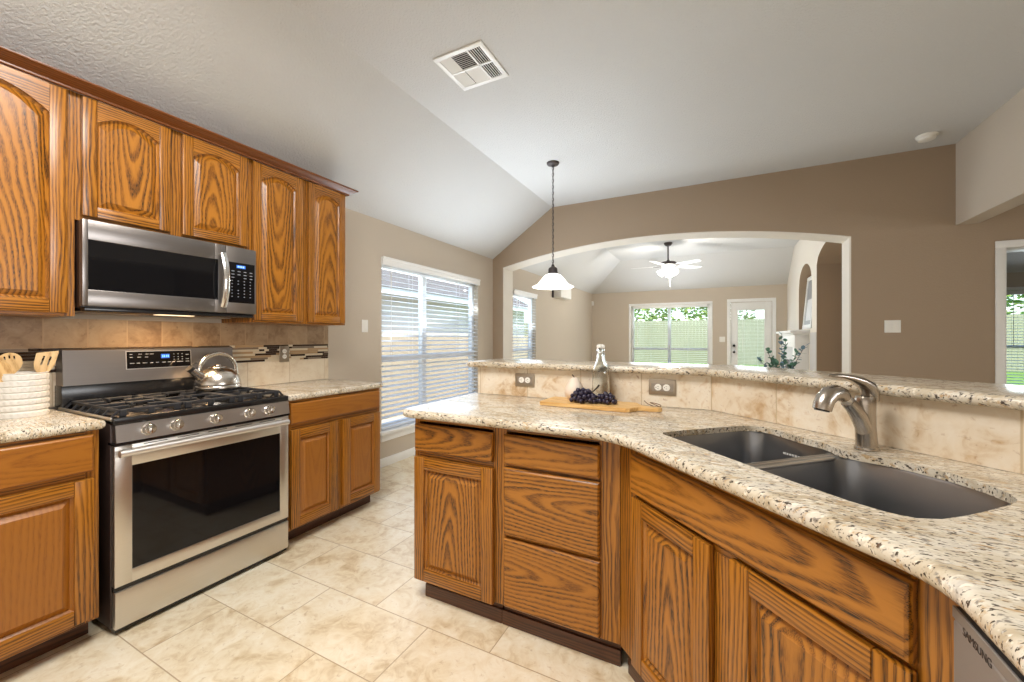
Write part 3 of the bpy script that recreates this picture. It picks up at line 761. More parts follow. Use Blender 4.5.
# ------------------------------------------------------------------ countertops
def fillet(poly, radii, n=8):
    out = []; k = len(poly)
    for i, p in enumerate(poly):
        r = radii.get(i, 0)
        if not r: out.append(Vector(p)); continue
        p = Vector(p); a = Vector(poly[i - 1]) - p; c = Vector(poly[(i + 1) % k]) - p
        a.normalize(); c.normalize(); ang = a.angle(c); d = r / math.tan(ang / 2)
        p0 = p + a * d; p1 = p + c * d; cen = p + (a + c).normalized() * (r / math.sin(ang / 2))
        a0 = math.atan2(*(p0 - cen).yx); a1 = math.atan2(*(p1 - cen).yx)
        da = (a1 - a0 + math.pi) % (2 * math.pi) - math.pi
        out += [cen + Vector((math.cos(a0 + da * j / n), math.sin(a0 + da * j / n))) * r for j in range(n + 1)]
    return out
def inset_poly(poly, d):
    k = len(poly); out = []
    area_ = sum(poly[i].x * poly[(i + 1) % k].y - poly[(i + 1) % k].x * poly[i].y for i in range(k)); sgn = 1 if area_ > 0 else -1
    for i in range(k):
        a = (poly[i] - poly[i - 1]).normalized(); c = (poly[(i + 1) % k] - poly[i]).normalized()
        na = Vector((-a.y, a.x)) * sgn; nc = Vector((-c.y, c.x)) * sgn
        m = (na + nc); m.normalize(); out.append(poly[i] + m * (d / max(.3, m.dot(na))))
    return out
def granite_slab(name, outline, z0, z1, rad=.017, hole=None):
    b = B(); t = bmesh.new(); h = (z1 - z0) / 2; zm = (z0 + z1) / 2; r = min(rad, h); rings = []
    n = 5; prof = [(r - r * math.sin(math.pi / 2 * i / n), z1 - r + r * math.cos(math.pi / 2 * i / n)) for i in range(n + 1)]
    prof += [(r - r * math.cos(math.pi / 2 * i / n), z0 + r - r * math.sin(math.pi / 2 * i / n)) for i in range(n + 1)]
    for d, z in prof: rings.append([t.verts.new((p.x, p.y, z)) for p in inset_poly(outline, d)])
    k = len(outline)
    for a, c in zip(rings, rings[1:]):
        for i in range(k):
            j = (i + 1) % k; t.faces.new((a[i], a[j], c[j], c[i]))
    def cap(ring, z, up):
        es = []
        for i in range(k):
            e = t.edges.get((ring[i], ring[(i + 1) % k])); es.append(e)
        hv = None
        if hole:
            hv = [t.verts.new((p[0], p[1], z)) for p in hole]
            es += [t.edges.new((hv[i], hv[(i + 1) % len(hv)])) for i in range(len(hv))]
            bmesh.ops.triangle_fill(t, edges=es, use_beauty=True, use_dissolve=False, normal=(0, 0, 1 if up else -1))
        else: t.faces.new(ring)
        cap.hv = hv
    cap(rings[0], z1, True)
    if hole:
        big = inset_poly([Vector(p) for p in hole], -.035); top_ring = cap.hv; hole2 = hole; hole = big; cap(rings[-1], z0, False); low = cap.hv
        q = len(hole2); zs_ = z1 - .021
        e1 = [t.verts.new((p[0], p[1], zs_)) for p in hole2]; e2 = [t.verts.new((p[0], p[1], zs_)) for p in big]
        for i in range(q):
            j = (i + 1) % q
            for a, c in ((top_ring, e1), (e1, e2), (e2, low)): t.faces.new((a[i], a[j], c[j], c[i]))
    else: cap(rings[-1], z0, False)
    bmesh.ops.recalc_face_normals(t, faces=t.faces); b.merge(t)
    return b.obj(name, GRANITE, smooth=40)
ZCT = .914
XE = -2.245
tag(granite_slab('countertop', fillet([(WX + .001, .06), (XE, .06), (XE, .722), (WX + .001, .722)], {2: .012}), ZT + .002, ZCT), 'beige speckled granite countertop left of the range holding the utensil crock', 'countertop')
tag(granite_slab('countertop', fillet([(WX + .001, 1.513), (XE, 1.513), (XE, 2.278), (WX + .001, 2.278)], {2: .03}), ZT + .002, ZCT), 'beige speckled granite countertop right of the range below the wall outlet', 'countertop')
# bar wall path (kitchen-side tile face)
PTH = [Vector((-1.308, 2.1)), Vector((-.03, 2.1)), Vector((.985, 1.166)), Vector((.985, -.45))]
def offset_path(path, d):
    """offset to the left-hand side (away from kitchen) by d"""
    out = []
    for i, p in enumerate(path):
        ns = []
        if i > 0: a = (p - path[i - 1]).normalized(); ns.append(Vector((-a.y, a.x)))
        if i < len(path) - 1: a = (path[i + 1] - p).normalized(); ns.append(Vector((-a.y, a.x)))
        m = sum(ns, Vector((0, 0))).normalized(); out.append(p + m * (d / m.dot(ns[0])))
    return out
un = lambda pts: [Vector(dpt(u, n)) for u, n in pts]
SINK = un([(-1.182, .936), (-1.203, .955), (-1.208, 1.05), (-1.207, 1.20), (-1.205, 1.30), (-1.192, 1.35), (-1.165, 1.372), (-1.13, 1.378), (-1.06, 1.365), (-1.0, 1.352), (-.93, 1.349), (-.895, 1.335), (-.87, 1.318), (-.84, 1.310),
           (-.80, 1.318), (-.76, 1.335), (-.70, 1.345), (-.62, 1.343), (-.55, 1.322), (-.50, 1.292), (-.475, 1.255), (-.466, 1.21), (-.463, 1.12), (-.463, 1.05), (-.468, .99), (-.485, .950), (-.52, .928), (-.58, .918), (-.70, .917), (-.80, .921), (-1.0, .930), (-1.12, .934)])
NE = .785
outl = [(-1.345, 1.452), (NE / S2 - 1.452, 1.452), (.291, NE / S2 - .291), (.291, -.45), (1.013, -.45), (1.013, 1.178), (-.0185, 2.128), (-1.345, 2.128)]
ct = granite_slab('countertop', fillet(outl, {0: .05, 1: .30, 2: .16, 7: .02}, 10), ZT + .002, ZCT, .018, hole=SINK)
tag(ct, 'long granite peninsula countertop with the sink cutout and cutting board', 'countertop')
bo0, bo1 = offset_path(PTH, -.042), offset_path(PTH, .345)
bo0[0].x = bo1[0].x = -1.372
bar_out = bo0 + list(reversed(bo1))
ZBT = 1.108
tag(granite_slab('bar_top', fillet([tuple(p) for p in bar_out], {0: .025, 7: .04, 1: .06, 6: .06}, 6), 1.074, ZBT, .016), 'raised granite bar top behind the sink with a rounded edge', 'bar top')
# knee wall and its tile
wi, wo = offset_path(PTH, .031), offset_path(PTH, .150)
b = B(); b.prism([tuple(p) for p in wi] + [tuple(p) for p in reversed(wo)], 0, 1.073); struct(b.obj('wall_bar', WALL, smooth=0))
ti = offset_path(PTH, .0305)
for i, m in ((0, TILE_X), (1, TILE_D), (2, TILE_LOW)):
    b = B(); b.prism([tuple(PTH[i]), tuple(PTH[i + 1]), tuple(ti[i + 1]), tuple(ti[i])], ZCT + .0005, 1.073); struct(b.obj('trim_%d' % (4 + i), m, smooth=0))

# backsplash on the left wall: lower tile, mosaic stick band, upper tile
def splash():
    y0, y1 = .06, 2.29
    b = B(); b.box((WX, y0, ZCT + .001), (WX + .016, y1, 1.082)); struct(b.obj('trim_7', TILE_LOW, smooth=0))
    b = B(); b.box((WX, y0, 1.200), (WX + .016, y1, 1.347)); struct(b.obj('trim_8', TILE_UP, smooth=0))
    b = B(); rows = 8; rh = (1.200 - 1.082) / rows
    for r in range(rows):
        y = y0
        while y < y1 - 1e-4:
            L = rng.choice((.035, .06, .09, .12, .15, .19)); e = min(y + L, y1)
            mi = rng.choices((0, 1, 2, 3), (.24, .40, .22, .14))[0]
            if r == rows - 1 and rng.random() < .5: mi = 0
            b.box((WX, y + .0008, 1.082 + r * rh + .0008), (WX + rng.choice((.014, .016, .017)), e - .0008, 1.082 + (r + 1) * rh - .0008), mi=mi); y = e
    struct(b.obj('trim_9', MOS, smooth=0))
splash()

# ------------------------------------------------------------------ sink and faucet
def sink():
    ox, oy = dpt(-.83, 1.12)
    t = thing('sink', 'double bowl stainless undermount sink set in the granite peninsula', 'sink', (ox, oy, 0), R(-45))
    L = lambda pts: [Vector((u + .83, n - 1.12)) for u, n in pts]
    ZR = .8925
    lb = fillet([tuple(p) for p in L([(-1.225, .925), (-.892, .925), (-.892, 1.375), (-1.225, 1.39)])], {0: .07, 1: .07, 2: .08, 3: .07}, 8)
    rb = fillet([tuple(p) for p in L([(-.862, .905), (-.45, .905), (-.45, 1.345), (-.862, 1.345)])], {0: .07, 1: .10, 2: .10, 3: .07}, 8)
    def bowl(out, zb, name):
        b = B(); rings = []
        for d, z in [(-.012, ZR - .0005), (0, ZR - .001), (.003, ZR - .008), (.012, zb + .05), (.018, zb + .028), (.032, zb + .010), (.055, zb + .002), (.09, zb)]:
            rings.append([(p.x, p.y, z) for p in inset_poly(out, d)])
        b.loft(rings, caps=(False, True)); o = b.obj(name, STEEL_SINK, t, smooth=50)
        c = sum(out, Vector((0, 0))) / len(out)
        d_ = B(); d_.lathe([(.052, zb + .001), (.052, zb + .004), (.044, zb + .005), (.036, zb + .0015), (.008, zb + .0012)], 28, M=Matrix.Translation((c.x, c.y + .05, 0)), caps=(False, True))
        d_.obj('drain', STEEL, o)
        return o
    l = bowl(lb, ZR - .21, 'bowl'); bowl(rb, ZR - .23, 'bowl')
    b = B(); b.box((-.066, -.205, ZR - .012), (-.026, .240, ZR - .0012), .004, 3); b.obj('divider', STEEL, t)
    # small etched maker's mark on the back wall of the left bowl
    b = B(); x = -.235
    for w in (.010, .006, .008, .006, .008, .006): b.box((x, .231, ZR - .052), (x + w, .2325, ZR - .045), .0004, 1); x += w + .003
    b.obj('etched_mark', plain('pale_etching', srgb(214, 212, 210), .4), l)
sink()
def faucet():
    u, n = -.832, 1.395; ox, oy = dpt(u, n)
    t = thing('faucet', 'brushed nickel single lever faucet behind the sink', 'faucet', (ox, oy, ZCT), R(-45))
    # local: x right along the bar, y away from viewer, z up
    b = B(); b.lathe([(.030, 0), (.031, .002), (.030, .006), (.027, .009)], 28); b.obj('base_ring', NICKEL, t)
    b = B(); rings = []
    for z, r, dx, dy in [(.006, .0275, 0, 0), (.03, .0262, -.0005, -.001), (.07, .0255, -.002, -.003), (.105, .0262, -.003, -.004), (.135, .0268, -.003, -.004), (.152, .0262, -.003, -.004), (.160, .0225, -.003, -.004)]:
        rings.append([(dx + r * math.cos(a), dy + r * math.sin(a), z) for a in [2 * math.pi * i / 28 for i in range(28)]])
    b.loft(rings); body = b.obj('body', NICKEL, t, smooth=50)
    # spout arm leaves the front of the body and reaches up over the bowl
    d = Vector((-.08, -1, 0)).normalized()
    P = [(.0, .035), (.012, .070), (.030, .100), (.052, .126), (.074, .146)]
    b = B(); b.tube([tuple(d * x + Vector((0, 0, z))) for x, z in P], [.0225, .0225, .0215, .0195, .0180], 20); b.obj('spout', NICKEL, t, smooth=50)
    P2 = [(.072, .1445), (.090, .1595)]
    b = B(); b.tube([tuple(d * x + Vector((0, 0, z))) for x, z in P2], [.0150, .0150], 20); b.obj('hose_collar', STEEL, t, smooth=50)
    P3 = [(.084, .158), (.100, .170), (.120, .175), (.142, .170), (.158, .156), (.166, .140), (.170, .126)]
    b = B(); b.tube([tuple(d * x + Vector((0, 0, z))) for x, z in P3], [.0165, .0215, .0235, .0245, .0245, .0245, .0235], 24); sh = b.obj('spray_head', NICKEL, t, smooth=50)
    b = B(); e = d * .1705; b.cyl((e.x, e.y, .1268), (e.x + d.x * .001, e.y + d.y * .001, .1225), .019, 20); b.obj('nozzle', BLACK, sh)
    # lever: cap on top of the body curving up and over to the left
    hd = Vector((-.06, -1, 0)).normalized()
    b = B(); rings = []
    for s, z, wd, th in [(-.025, .146, .022, .014), (-.021, .172, .0255, .020), (-.007, .191, .0260, .018), (.022, .206, .0230, .0140), (.060, .217, .0185, .0100), (.096, .2235, .0140, .0068), (.128, .2255, .0105, .0050), (.136, .2255, .004, .003)]:
        c = hd * s + Vector((-.003, -.004, z)); side = Vector((-hd.y, hd.x, 0))
        rings.append((c, side, wd, th))
    cs = [r[0] for r in rings]; rr = []
    for i, (c, side, wd, th) in enumerate(rings):
        tg = (cs[min(i + 1, len(cs) - 1)] - cs[max(i - 1, 0)]).normalized(); nrm = side.cross(tg).normalized()
        rr.append([c + side * math.cos(a) * wd + nrm * math.sin(a) * th for a in [2 * math.pi * k / 20 for k in range(20)]])
    b.loft(rr); b.obj('lever_handle', NICKEL, t, smooth=50)
faucet()

# ------------------------------------------------------------------ gas range  (local x -> +Y, -y -> +X)
def gas_range():
    t = thing('gas_range', 'stainless gas range with five knobs between the oak base cabinets', 'range', (-2.235, .738, 0), R(90))
    W = .768
    b = B(); b.box((.0, .030, .03), (.012, .60, .900), .002); b.box((W - .012, .030, .03), (W, .60, .900), .002); b.box((.012, .585, .03), (W - .012, .60, .90)); b.box((.012, .05, .03), (W - .012, .585, .05)); b.box((.012, .045, .05), (W - .012, .06, .86))
    b.obj('side_body', plain('dark_range_side', srgb(58, 44, 40), .4, .2), t)
    for x in (.05, W - .05):
        for y in (.06, .54): b = B(); b.cyl((x, y, 0), (x, y, .032), .018); b.obj('leveling_foot', BLACK, t)
    # storage drawer
    b = B(); b.box((.006, 0, .030), (W - .002, .03, .186), .004); b.obj('drawer', STEEL, t)
    b = B(); b.box((.010, .012, .014), (W - .006, .05, .030)); b.box((.004, .008, .186), (W - .002, .05, .204)); b.obj('shadow_gap_strip', BLACK, t)
    # oven door
    b = B(); z0, z1 = .206, .797; wx0, wx1, wz0, wz1 = .062, .716, .262, .705
    b.box((.004, 0, z0), (wx0, .03, z1), .003); b.box((wx1, 0, z0), (W - .002, .03, z1), .003)
    b.box((wx0 - .002, 0, z0), (wx1 + .002, .03, wz0), .003); b.box((wx0 - .002, 0, wz1), (wx1 + .002, .03, z1), .003)
    d = b.obj('oven_door', STEEL, t)
    b = B(); b.box((wx0 - .004, .003, wz0 - .004), (wx1 + .004, .020, wz1 + .004), .001, 1); b.obj('oven_window', GLASSK, d)
    b = B()
    for i in range(5):
        x = .10 + i * .125; b.box((x, -.0008, .787), (x + .085, .004, .7905))
    b.obj('vent_slots', GRAYM, d)
    b = B(); zc = .772
    b.tube([(.004, -.048, zc), (W - .034, -.048, zc)], .0150, 16)
    for x in (.040, W - .065): b.box((x - .014, -.046, zc - .010), (x + .014, .001, zc + .010), .004)
    b.obj('oven_handle', steel('bright_bar_steel', srgb(236, 234, 232), .38, 'x'), d)
    # control panel (slightly slanted) with end caps and knobs
    b = B(); b.loft([[(.006, -.012, .812), (.006, .000, .884), (.006, .05, .884), (.006, .05, .812)], [(W - .002, -.012, .812), (W - .002, .000, .884), (W - .002, .05, .884), (W - .002, .05, .812)]])
    cp = b.obj('control_panel', STEEL_D, t, smooth=20)
    b = B(); b.box((.0, -.010, .800), (W - .002, .05, .812)); b.obj('panel_gap_strip', BLACK, cp)
    knobm = steel('knob_steel', srgb(216, 212, 206), .2, 'u')
    for yk in (.850, .953, 1.116, 1.278, 1.383):
        x = yk - .738; M = Matrix.Translation((x, -.006, .850)) @ Matrix.Rotation(R(90 - 9), 4, 'X')
        b = B(); b.lathe([(.0265, -.003), (.0265, .004), (.0225, .008), (.0215, .028), (.0195, .0305), (.012, .0312)], 28, M=M)
        k = b.obj('knob', knobm, cp, smooth=40)
        b = B(); b.box((-.0045, -.019, .029), (.0045, .019, .0375), .002, M=M); b.obj('knob_grip', knobm, k)
    # cooktop
    b = B(); b.box((.0, .0, .884), (W, .60, .914), .006, 3); b.obj('cooktop', BLACK, t)
    for xr_ in (-.002, W - .004):
        b = B(); b.box((xr_, .02, .9), (xr_ + .006, .60, .917), .002); b.obj('side_rail', STEEL, t)
    for x, y, r in ((.17, .16, .045), (.17, .42, .04), (.384, .29, .05), (.60, .16, .05), (.60, .42, .036)):
        b = B(); M = Matrix.Translation((x, y, .9138)); b.lathe([(r + .012, 0), (r + .010, .006), (r, .008), (r, .014), (r * .96, .017), (r * .3, .018)], 26, M=M)
        b.obj('burner', IRON, t)
    def grate(x0, x1):
        b = B(); y0, y1, z0, z1 = .045, .545, .931, .945; w = .011
        def bar(xa, ya, xb, yb): b.box((min(xa, xb) - (w / 2 if xa == xb else 0), min(ya, yb) - (w / 2 if ya == yb else 0), z0), (max(xa, xb) + (w / 2 if xa == xb else 0), max(ya, yb) + (w / 2 if ya == yb else 0), z1), .0025, 1)
        for x in (x0 + w / 2, x1 - w / 2): bar(x, y0, x, y1)
        for y in (y0, y1, (y0 + y1) / 2): bar(x0 + .006, y, x1 - .006, y)
        xc = (x0 + x1) / 2; bar(xc, y0, xc, y0 + .07); bar(xc, y1 - .07, xc, y1); bar(xc, .235, xc, .355)
        for yc in (y0 + .125, y1 - .125): bar(x0 + .006, yc, x0 + .085, yc); bar(x1 - .085, yc, x1 - .006, yc)
        # sloped side fingers reaching down to the cooktop
        for y in [y0 + .0 + i * (y1 - y0) / 6 for i in range(7)]:
            for x, s in ((x0, -1), (x1, 1)):
                if (x < .05 and s < 0) or (x > W - .05 and s > 0):
                    b.loft([[(x - s * .012, y - .006, .945), (x - s * .012, y + .006, .945), (x, y + .006, .940), (x, y - .006, .940)], [(x + s * .012, y - .006, .915), (x + s * .012, y + .006, .915), (x + s * .022, y + .006, .915), (x + s * .022, y - .006, .915)]])
        for x in (x0 + .02, xc, x1 - .02):
            for y, s in ((y0, -1), (y1, 1)):
                b.box((x - .012, y - .008, .914), (x + .012, y + .008, .943), .003, 1)
        return b.obj('grate', IRON, t)
    grate(.026, .262); grate(.266, .502); grate(.506, .742)
    # backguard
    b = B(); b.loft([[(.004, .555, 1.018), (.004, .570, 1.190), (.004, .585, 1.196), (.004, .650, 1.196), (.004, .650, 1.018)], [(W - .002, .555, 1.018), (W - .002, .570, 1.190), (W - .002, .585, 1.196), (W - .002, .650, 1.196), (W - .002, .650, 1.018)]])
    bg_ = b.obj('backguard', STEEL_M, t, smooth=20)
    b = B(); b.box((.0, .562, .914), (W, .650, 1.018), .002); b.obj('vent_riser', BLACK, bg_)
    # clock panel lies on the slanted face
    sl = (1.190 - 1.018); sy = .015
    F = lambda x, z, o=0.0: (x, .555 + (z - 1.018) / sl * sy - o, z)
    def decal(bb, x0, x1, z0, z1, o0, o1): bb.loft([[F(x0, z0, o0), F(x1, z0, o0), F(x1, z1, o0), F(x0, z1, o0)], [F(x0, z0, o1), F(x1, z0, o1), F(x1, z1, o1), F(x0, z1, o1)]])
    b = B(); decal(b, .236, .535, 1.082, 1.180, -.002, .0012); b.obj('display_bezel', STEEL, bg_)
    b = B(); decal(b, .240, .531, 1.086, 1.176, 0, .0022); disp = b.obj('clock_panel', GLASSK, bg_)
    b = B()
    for z, xs in ((1.160, (.252, .288, .318, .338)), (1.144, (.252, .284, .316)), (1.112, (.252, .280, .306, .338, .364, .392, .418, .440, .462, .480, .505))):
        for x in xs: decal(b, x, x + rng.uniform(.012, .020), z, z + .004, .002, .0026)
    for z in (1.156, 1.140, 1.126):
        for x in (.446, .466, .486): decal(b, x, x + .006, z, z + .004, .002, .0026)
    for z in (1.152, 1.126): decal(b, .506, .522, z, z + .004, .002, .0026)
    b.obj('keypad_lettering', GREYMARK, disp)
    b = B()
    decal(b, .388, .428, 1.136, 1.160, .002, .0024); b.obj('clock_glow', plain('deep_blue_lcd', (.01, .04, .2), .3, emit=(.02, .12, .6), estr=.7), disp)
    b = B()
    for i, x in enumerate((.394, .402, .412, .420)): decal(b, x, x + .005, 1.142, 1.154, .0022, .0028)
    b.obj('clock_digits', BLUELED, disp)
gas_range()

# ------------------------------------------------------------------ microwave
def microwave():
    t = thing('microwave', 'stainless over-range microwave hung under the short oak cabinet', 'microwave', (-2.515, .727, 0), R(90))
    W, z0, z1 = .758, 1.388, 1.782
    b = B(); b.box((0.004, .035, z0), (W - .004, .375, z1), .003); b.obj('housing', plain('brown_black_housing', srgb(48, 34, 30), .4), t)
    wx0, wx1, wz0, wz1 = .020, .532, 1.468, 1.692; xd = .588
    b = B(); b.box((0, 0, z0 + .006), (wx0, .034, z1), .003); b.box((wx1, 0, z0 + .006), (xd, .034, z1), .003); b.box((wx0 - .002, 0, z0 + .006), (wx1 + .002, .034, wz0), .003); b.box((wx0 - .002, 0, wz1), (wx1 + .002, .034, z1), .003)
    d = b.obj('door', STEEL_M, t)
    b = B(); b.box((wx0 - .003, .002, wz0 - .003), (wx1 + .03, .02, wz1 + .003), .001, 1); b.obj('door_window', GLASSK, d)
    b = B(); b.box((wx1 - .002, -.0006, wz0 - .002), (.548, .02, wz1 + .003), .001, 1); b.obj('window_edge', GLASSK, d)
    b = B(); pts = []
    for i in range(13):
        s = i / 12; z = 1.430 + (1.728 - 1.430) * s; pts.append((.566, -.018 - .032 * math.sin(math.pi * s) ** .8, z))
    pts = [(.566, .002, 1.432)] + pts + [(.566, .002, 1.726)]
    b.tube(pts, [.012] + [.0175] * 13 + [.012], 14, flat=.6); b.obj('door_handle', steel('bright_handle_steel', srgb(226, 224, 222), .2, 'z'), d)
    b = B(); b.box((xd + .002, 0, z0 + .006), (W, .034, z1), .003); cp = b.obj('control_panel', STEEL_M, t)
    b = B(); b.box((xd + .012, -.0016, 1.456), (W - .010, .01, 1.692), .001, 1); kp = b.obj('keypad', GLASSK, cp)
    b = B()
    for r in range(9):
        z = 1.638 - r * .0185
        for c in range(4):
            if r in (2, 5) and c == 1: continue
            x = xd + .028 + c * .034; w = .016 if r < 3 else .007
            b.box((x, -.0022, z), (x + w, -.0012, z + .0045))
    b.obj('keypad_lettering', GREYMARK, kp)
    b = B(); b.box((xd + .056, -.0022, 1.660), (xd + .106, -.0012, 1.678)); b.obj('display', plain('blue_lcd', (.01, .06, .3), .3, emit=(.03, .2, .8), estr=.8), kp)
    b = B()
    for i in range(4): b.box((xd + .062 + i * .010, -.0026, 1.664), (xd + .068 + i * .010, -.0020, 1.674))
    b.obj('display_digits', plain('pale_blue_digits', (.4, .6, 1), .3, emit=(.4, .6, 1), estr=.8), kp)
    b = B(); b.box((.01, .012, z0 - .016), (W - .01, .36, z0 + .002), .004); base = b.obj('vent_base', BLACK, t)
    b = B(); b.box((.30, .06, z0 - .0185), (.46, .12, z0 - .0155), .001, 1); b.obj('lamp_lens', LENS, base)
    for x in (.06, .46): b = B(); b.box((x, .16, z0 - .018), (x + .24, .30, z0 - .0155), .001, 1); b.obj('grease_filter', STEEL_D, base)
    # its task lamp
    l = bpy.data.lights.new('microwave_lamp', 'AREA'); l.shape = 'RECTANGLE'; l.size = .16; l.size_y = .06; l.energy = 4.5; l.color = (1, .66, .34)
    o = bpy.data.objects.new('microwave_lamp', l); C.objects.link(o); o.parent = base; o.location = (.38, .09, z0 - .021)
microwave()

# ------------------------------------------------------------------ things on the range and counters
def kettle():
    t = thing('kettle', 'stainless steel kettle with an arched handle on the rear right burner', 'kettle', (-2.635, 1.335, .9455), R(90 + 8))
    ks = steel('kettle_steel', srgb(206, 200, 192), .24, 'u')
    b = B(); b.lathe([(.102, 0), (.112, .004), (.117, .014), (.116, .026), (.113, .030), (.114, .034), (.112, .050), (.104, .078), (.088, .104), (.066, .122), (.046, .131)], 44, caps=(True, True)); body = b.obj('body', ks, t, smooth=50)
    b = B(); b.lathe([(.047, .131), (.045, .136), (.034, .1405), (.020, .142), (.018, .145), (.020, .148), (.012, .150), (.002, .1505)], 32); b.obj('lid', ks, t, smooth=50)
    b = B(); pts = [(-.112, 0, .085)]
    for i in range(21):
        a = math.pi * (1 - i / 20); pts.append((.106 * math.cos(a), 0, .112 + .100 * math.sin(a)))
    pts.append((.112, 0, .085)); b.tube(pts, .0125, 14, flat=.8); b.obj('handle', steel('handle_steel', srgb(220, 214, 204), .22, 'u'), t, smooth=50)
    b = B(); b.tube([(-.085, 0, .075), (-.115, 0, .098), (-.140, 0, .120), (-.150, 0, .130)], [.030, .024, .019, .018], 18); sp = b.obj('spout', ks, t, smooth=50)
    b = B(); b.tube([(-.146, 0, .126), (-.158, 0, .138)], [.0205, .0205], 18); b.tube([(-.150, 0, .146), (-.120, 0, .166)], [.006, .005], 8); b.obj('spout_cap', plain('kettle_black', (.02, .02, .02), .3), sp)
kettle()

def crock():
    t = thing('utensil_crock', 'white woven-texture ceramic crock holding wooden utensils', 'crock', (-2.685, .588, ZCT + .0005), 0)
    b = B(); n = 96; H_ = .185; rows = 50; rings = []
    base = .080
    for i in range(rows + 1):
        z = H_ * i / rows; ring = []
        band = (z / H_ * 7.0) % 1; edge = i in (0, rows)
        for k in range(n):
            a = 2 * math.pi * k / n
            wv = -.0034 if band > .80 and not edge else (0 if edge else (.0014 if (k // 2) % 2 == 0 else -.0014) * (1 if .2 < band < .7 else .3))
            r = base + wv; ring.append((r * math.cos(a), r * math.sin(a), z))
        rings.append(ring)
    inner = [[((base - q) * math.cos(2 * math.pi * k / n), (base - q) * math.sin(2 * math.pi * k / n), z) for k in range(n)] for q, z in ((.002, H_ + .002), (.006, H_ + .0015), (.008, H_ - .004), (.009, .01))]
    b.loft(rings + inner); b.obj('crock_body', CERAMIC, t, smooth=35)
crock()
def utensil(name, label, base, tip, head):
    """head: list of (along, half-width, thickness) outline beyond the handle; built along local z then aimed"""
    base = Vector(base); tip = Vector(tip); d = tip - base; L = d.length
    t = thing(name, label, 'utensil', base, 0, 'wooden utensils in the crock')
    q = d.to_track_quat('Z', 'Y').to_matrix().to_4x4()
    face = q.inverted() @ Vector((1, -.15, 0)); ang = math.atan2(face.y, face.x) - R(90)
    M = q @ Matrix.Rotation(ang, 4, 'Z')
    hl = L - head[-1][0]
    b = B(); b.tube([(0, 0, 0), (0, 0, L * .5), (0, 0, L - head[-1][0] + .01)], [.006, .0065, .007], 10, M=M); o = b.obj('handle', SPOON, t)
    return t, M, L
def slotted(name, label, base, tip, width, length, slots, roundtop, skew=0.0):
    base = Vector(base); tip = Vector(tip); d = tip - base; L = d.length
    t = thing(name, label, 'utensil', base, 0, 'wooden utensils in the crock')
    q = d.to_track_quat('Z', 'Y').to_matrix().to_4x4()
    face = q.inverted() @ Vector((1, -.15, .1, 0)).to_3d(); ang = math.atan2(face.y, face.x) + R(90)
    M = q @ Matrix.Rotation(ang, 4, 'Z')   # local -y faces the viewer side
    b = B(); b.tube([(0, 0, 0), (0, 0, L * .5), (0, 0, L - length + .012)], [.006, .0062, .007], 10, M=M); b.obj('handle', SPOON, t)
    z0 = L - length; n = 24; w2 = width / 2
    outline = [(-.008, 0), (.008, 0), (w2 * .75, length * .22), (w2, length * .45)]
    if roundtop:
        for i in range(9):
            a = math.pi * i / 8; outline.append((w2 * math.cos(a), length * .62 + length * .38 * math.sin(a)))
    else: outline += [(w2 * 1.05, length * .96 + skew), (w2 * .97, length + skew), (-w2 * .97, length - skew), (-w2 * 1.05, length * .96 - skew)]
    outline += [(-w2, length * .45), (-w2 * .75, length * .22)]
    tmp = bmesh.new(); es = []
    def loop(pts):
        vs = [tmp.verts.new((x, 0, z)) for x, z in pts]; es.extend(tmp.edges.new((vs[i], vs[(i + 1) % len(vs)])) for i in range(len(vs)))
    loop(outline)
    for (sx0, sx1, sz0, sz1, sh) in slots: loop([(sx0, sz0), (sx1, sz0), (sx1 + sh, sz1), (sx0 + sh, sz1)])
    bmesh.ops.triangle_fill(tmp, edges=es, use_beauty=True, normal=(0, -1, 0))
    r = bmesh.ops.extrude_face_region(tmp, geom=list(tmp.faces)); vs = [g for g in r['geom'] if isinstance(g, bmesh.types.BMVert)]
    bmesh.ops.translate(tmp, verts=vs, vec=(0, .006, 0)); bmesh.ops.recalc_face_normals(tmp, faces=tmp.faces)
    b = B(); b.merge(tmp, M @ Matrix.Translation((0, -.003, z0)), 0, ('z', 'flat')); b.obj('blade', SPOON, t)
CZ = ZCT + .010
slotted('spatula', 'wooden slotted turner with a squared edge leaning toward the range', (-2.70, .615, CZ), (-2.69, .668, 1.188), .062, .105, [(-.012, -.006, .045, .085, .002), (.008, .014, .045, .085, .002)], False, .010)
slotted('slotted_spoon', 'round wooden slotted spoon standing in the middle of the crock', (-2.70, .585, CZ), (-2.68, .553, 1.188), .066, .09, [(-.016, -.011, .060, .075, 0), (-.003, .002, .064, .080, 0), (.010, .015, .060, .075, 0)], True)
slotted('wooden_spoon', 'wooden spoon at the photo edge leaning away from the range', (-2.66, .560, CZ), (-2.63, .514, 1.155), .060, .09, [], True)

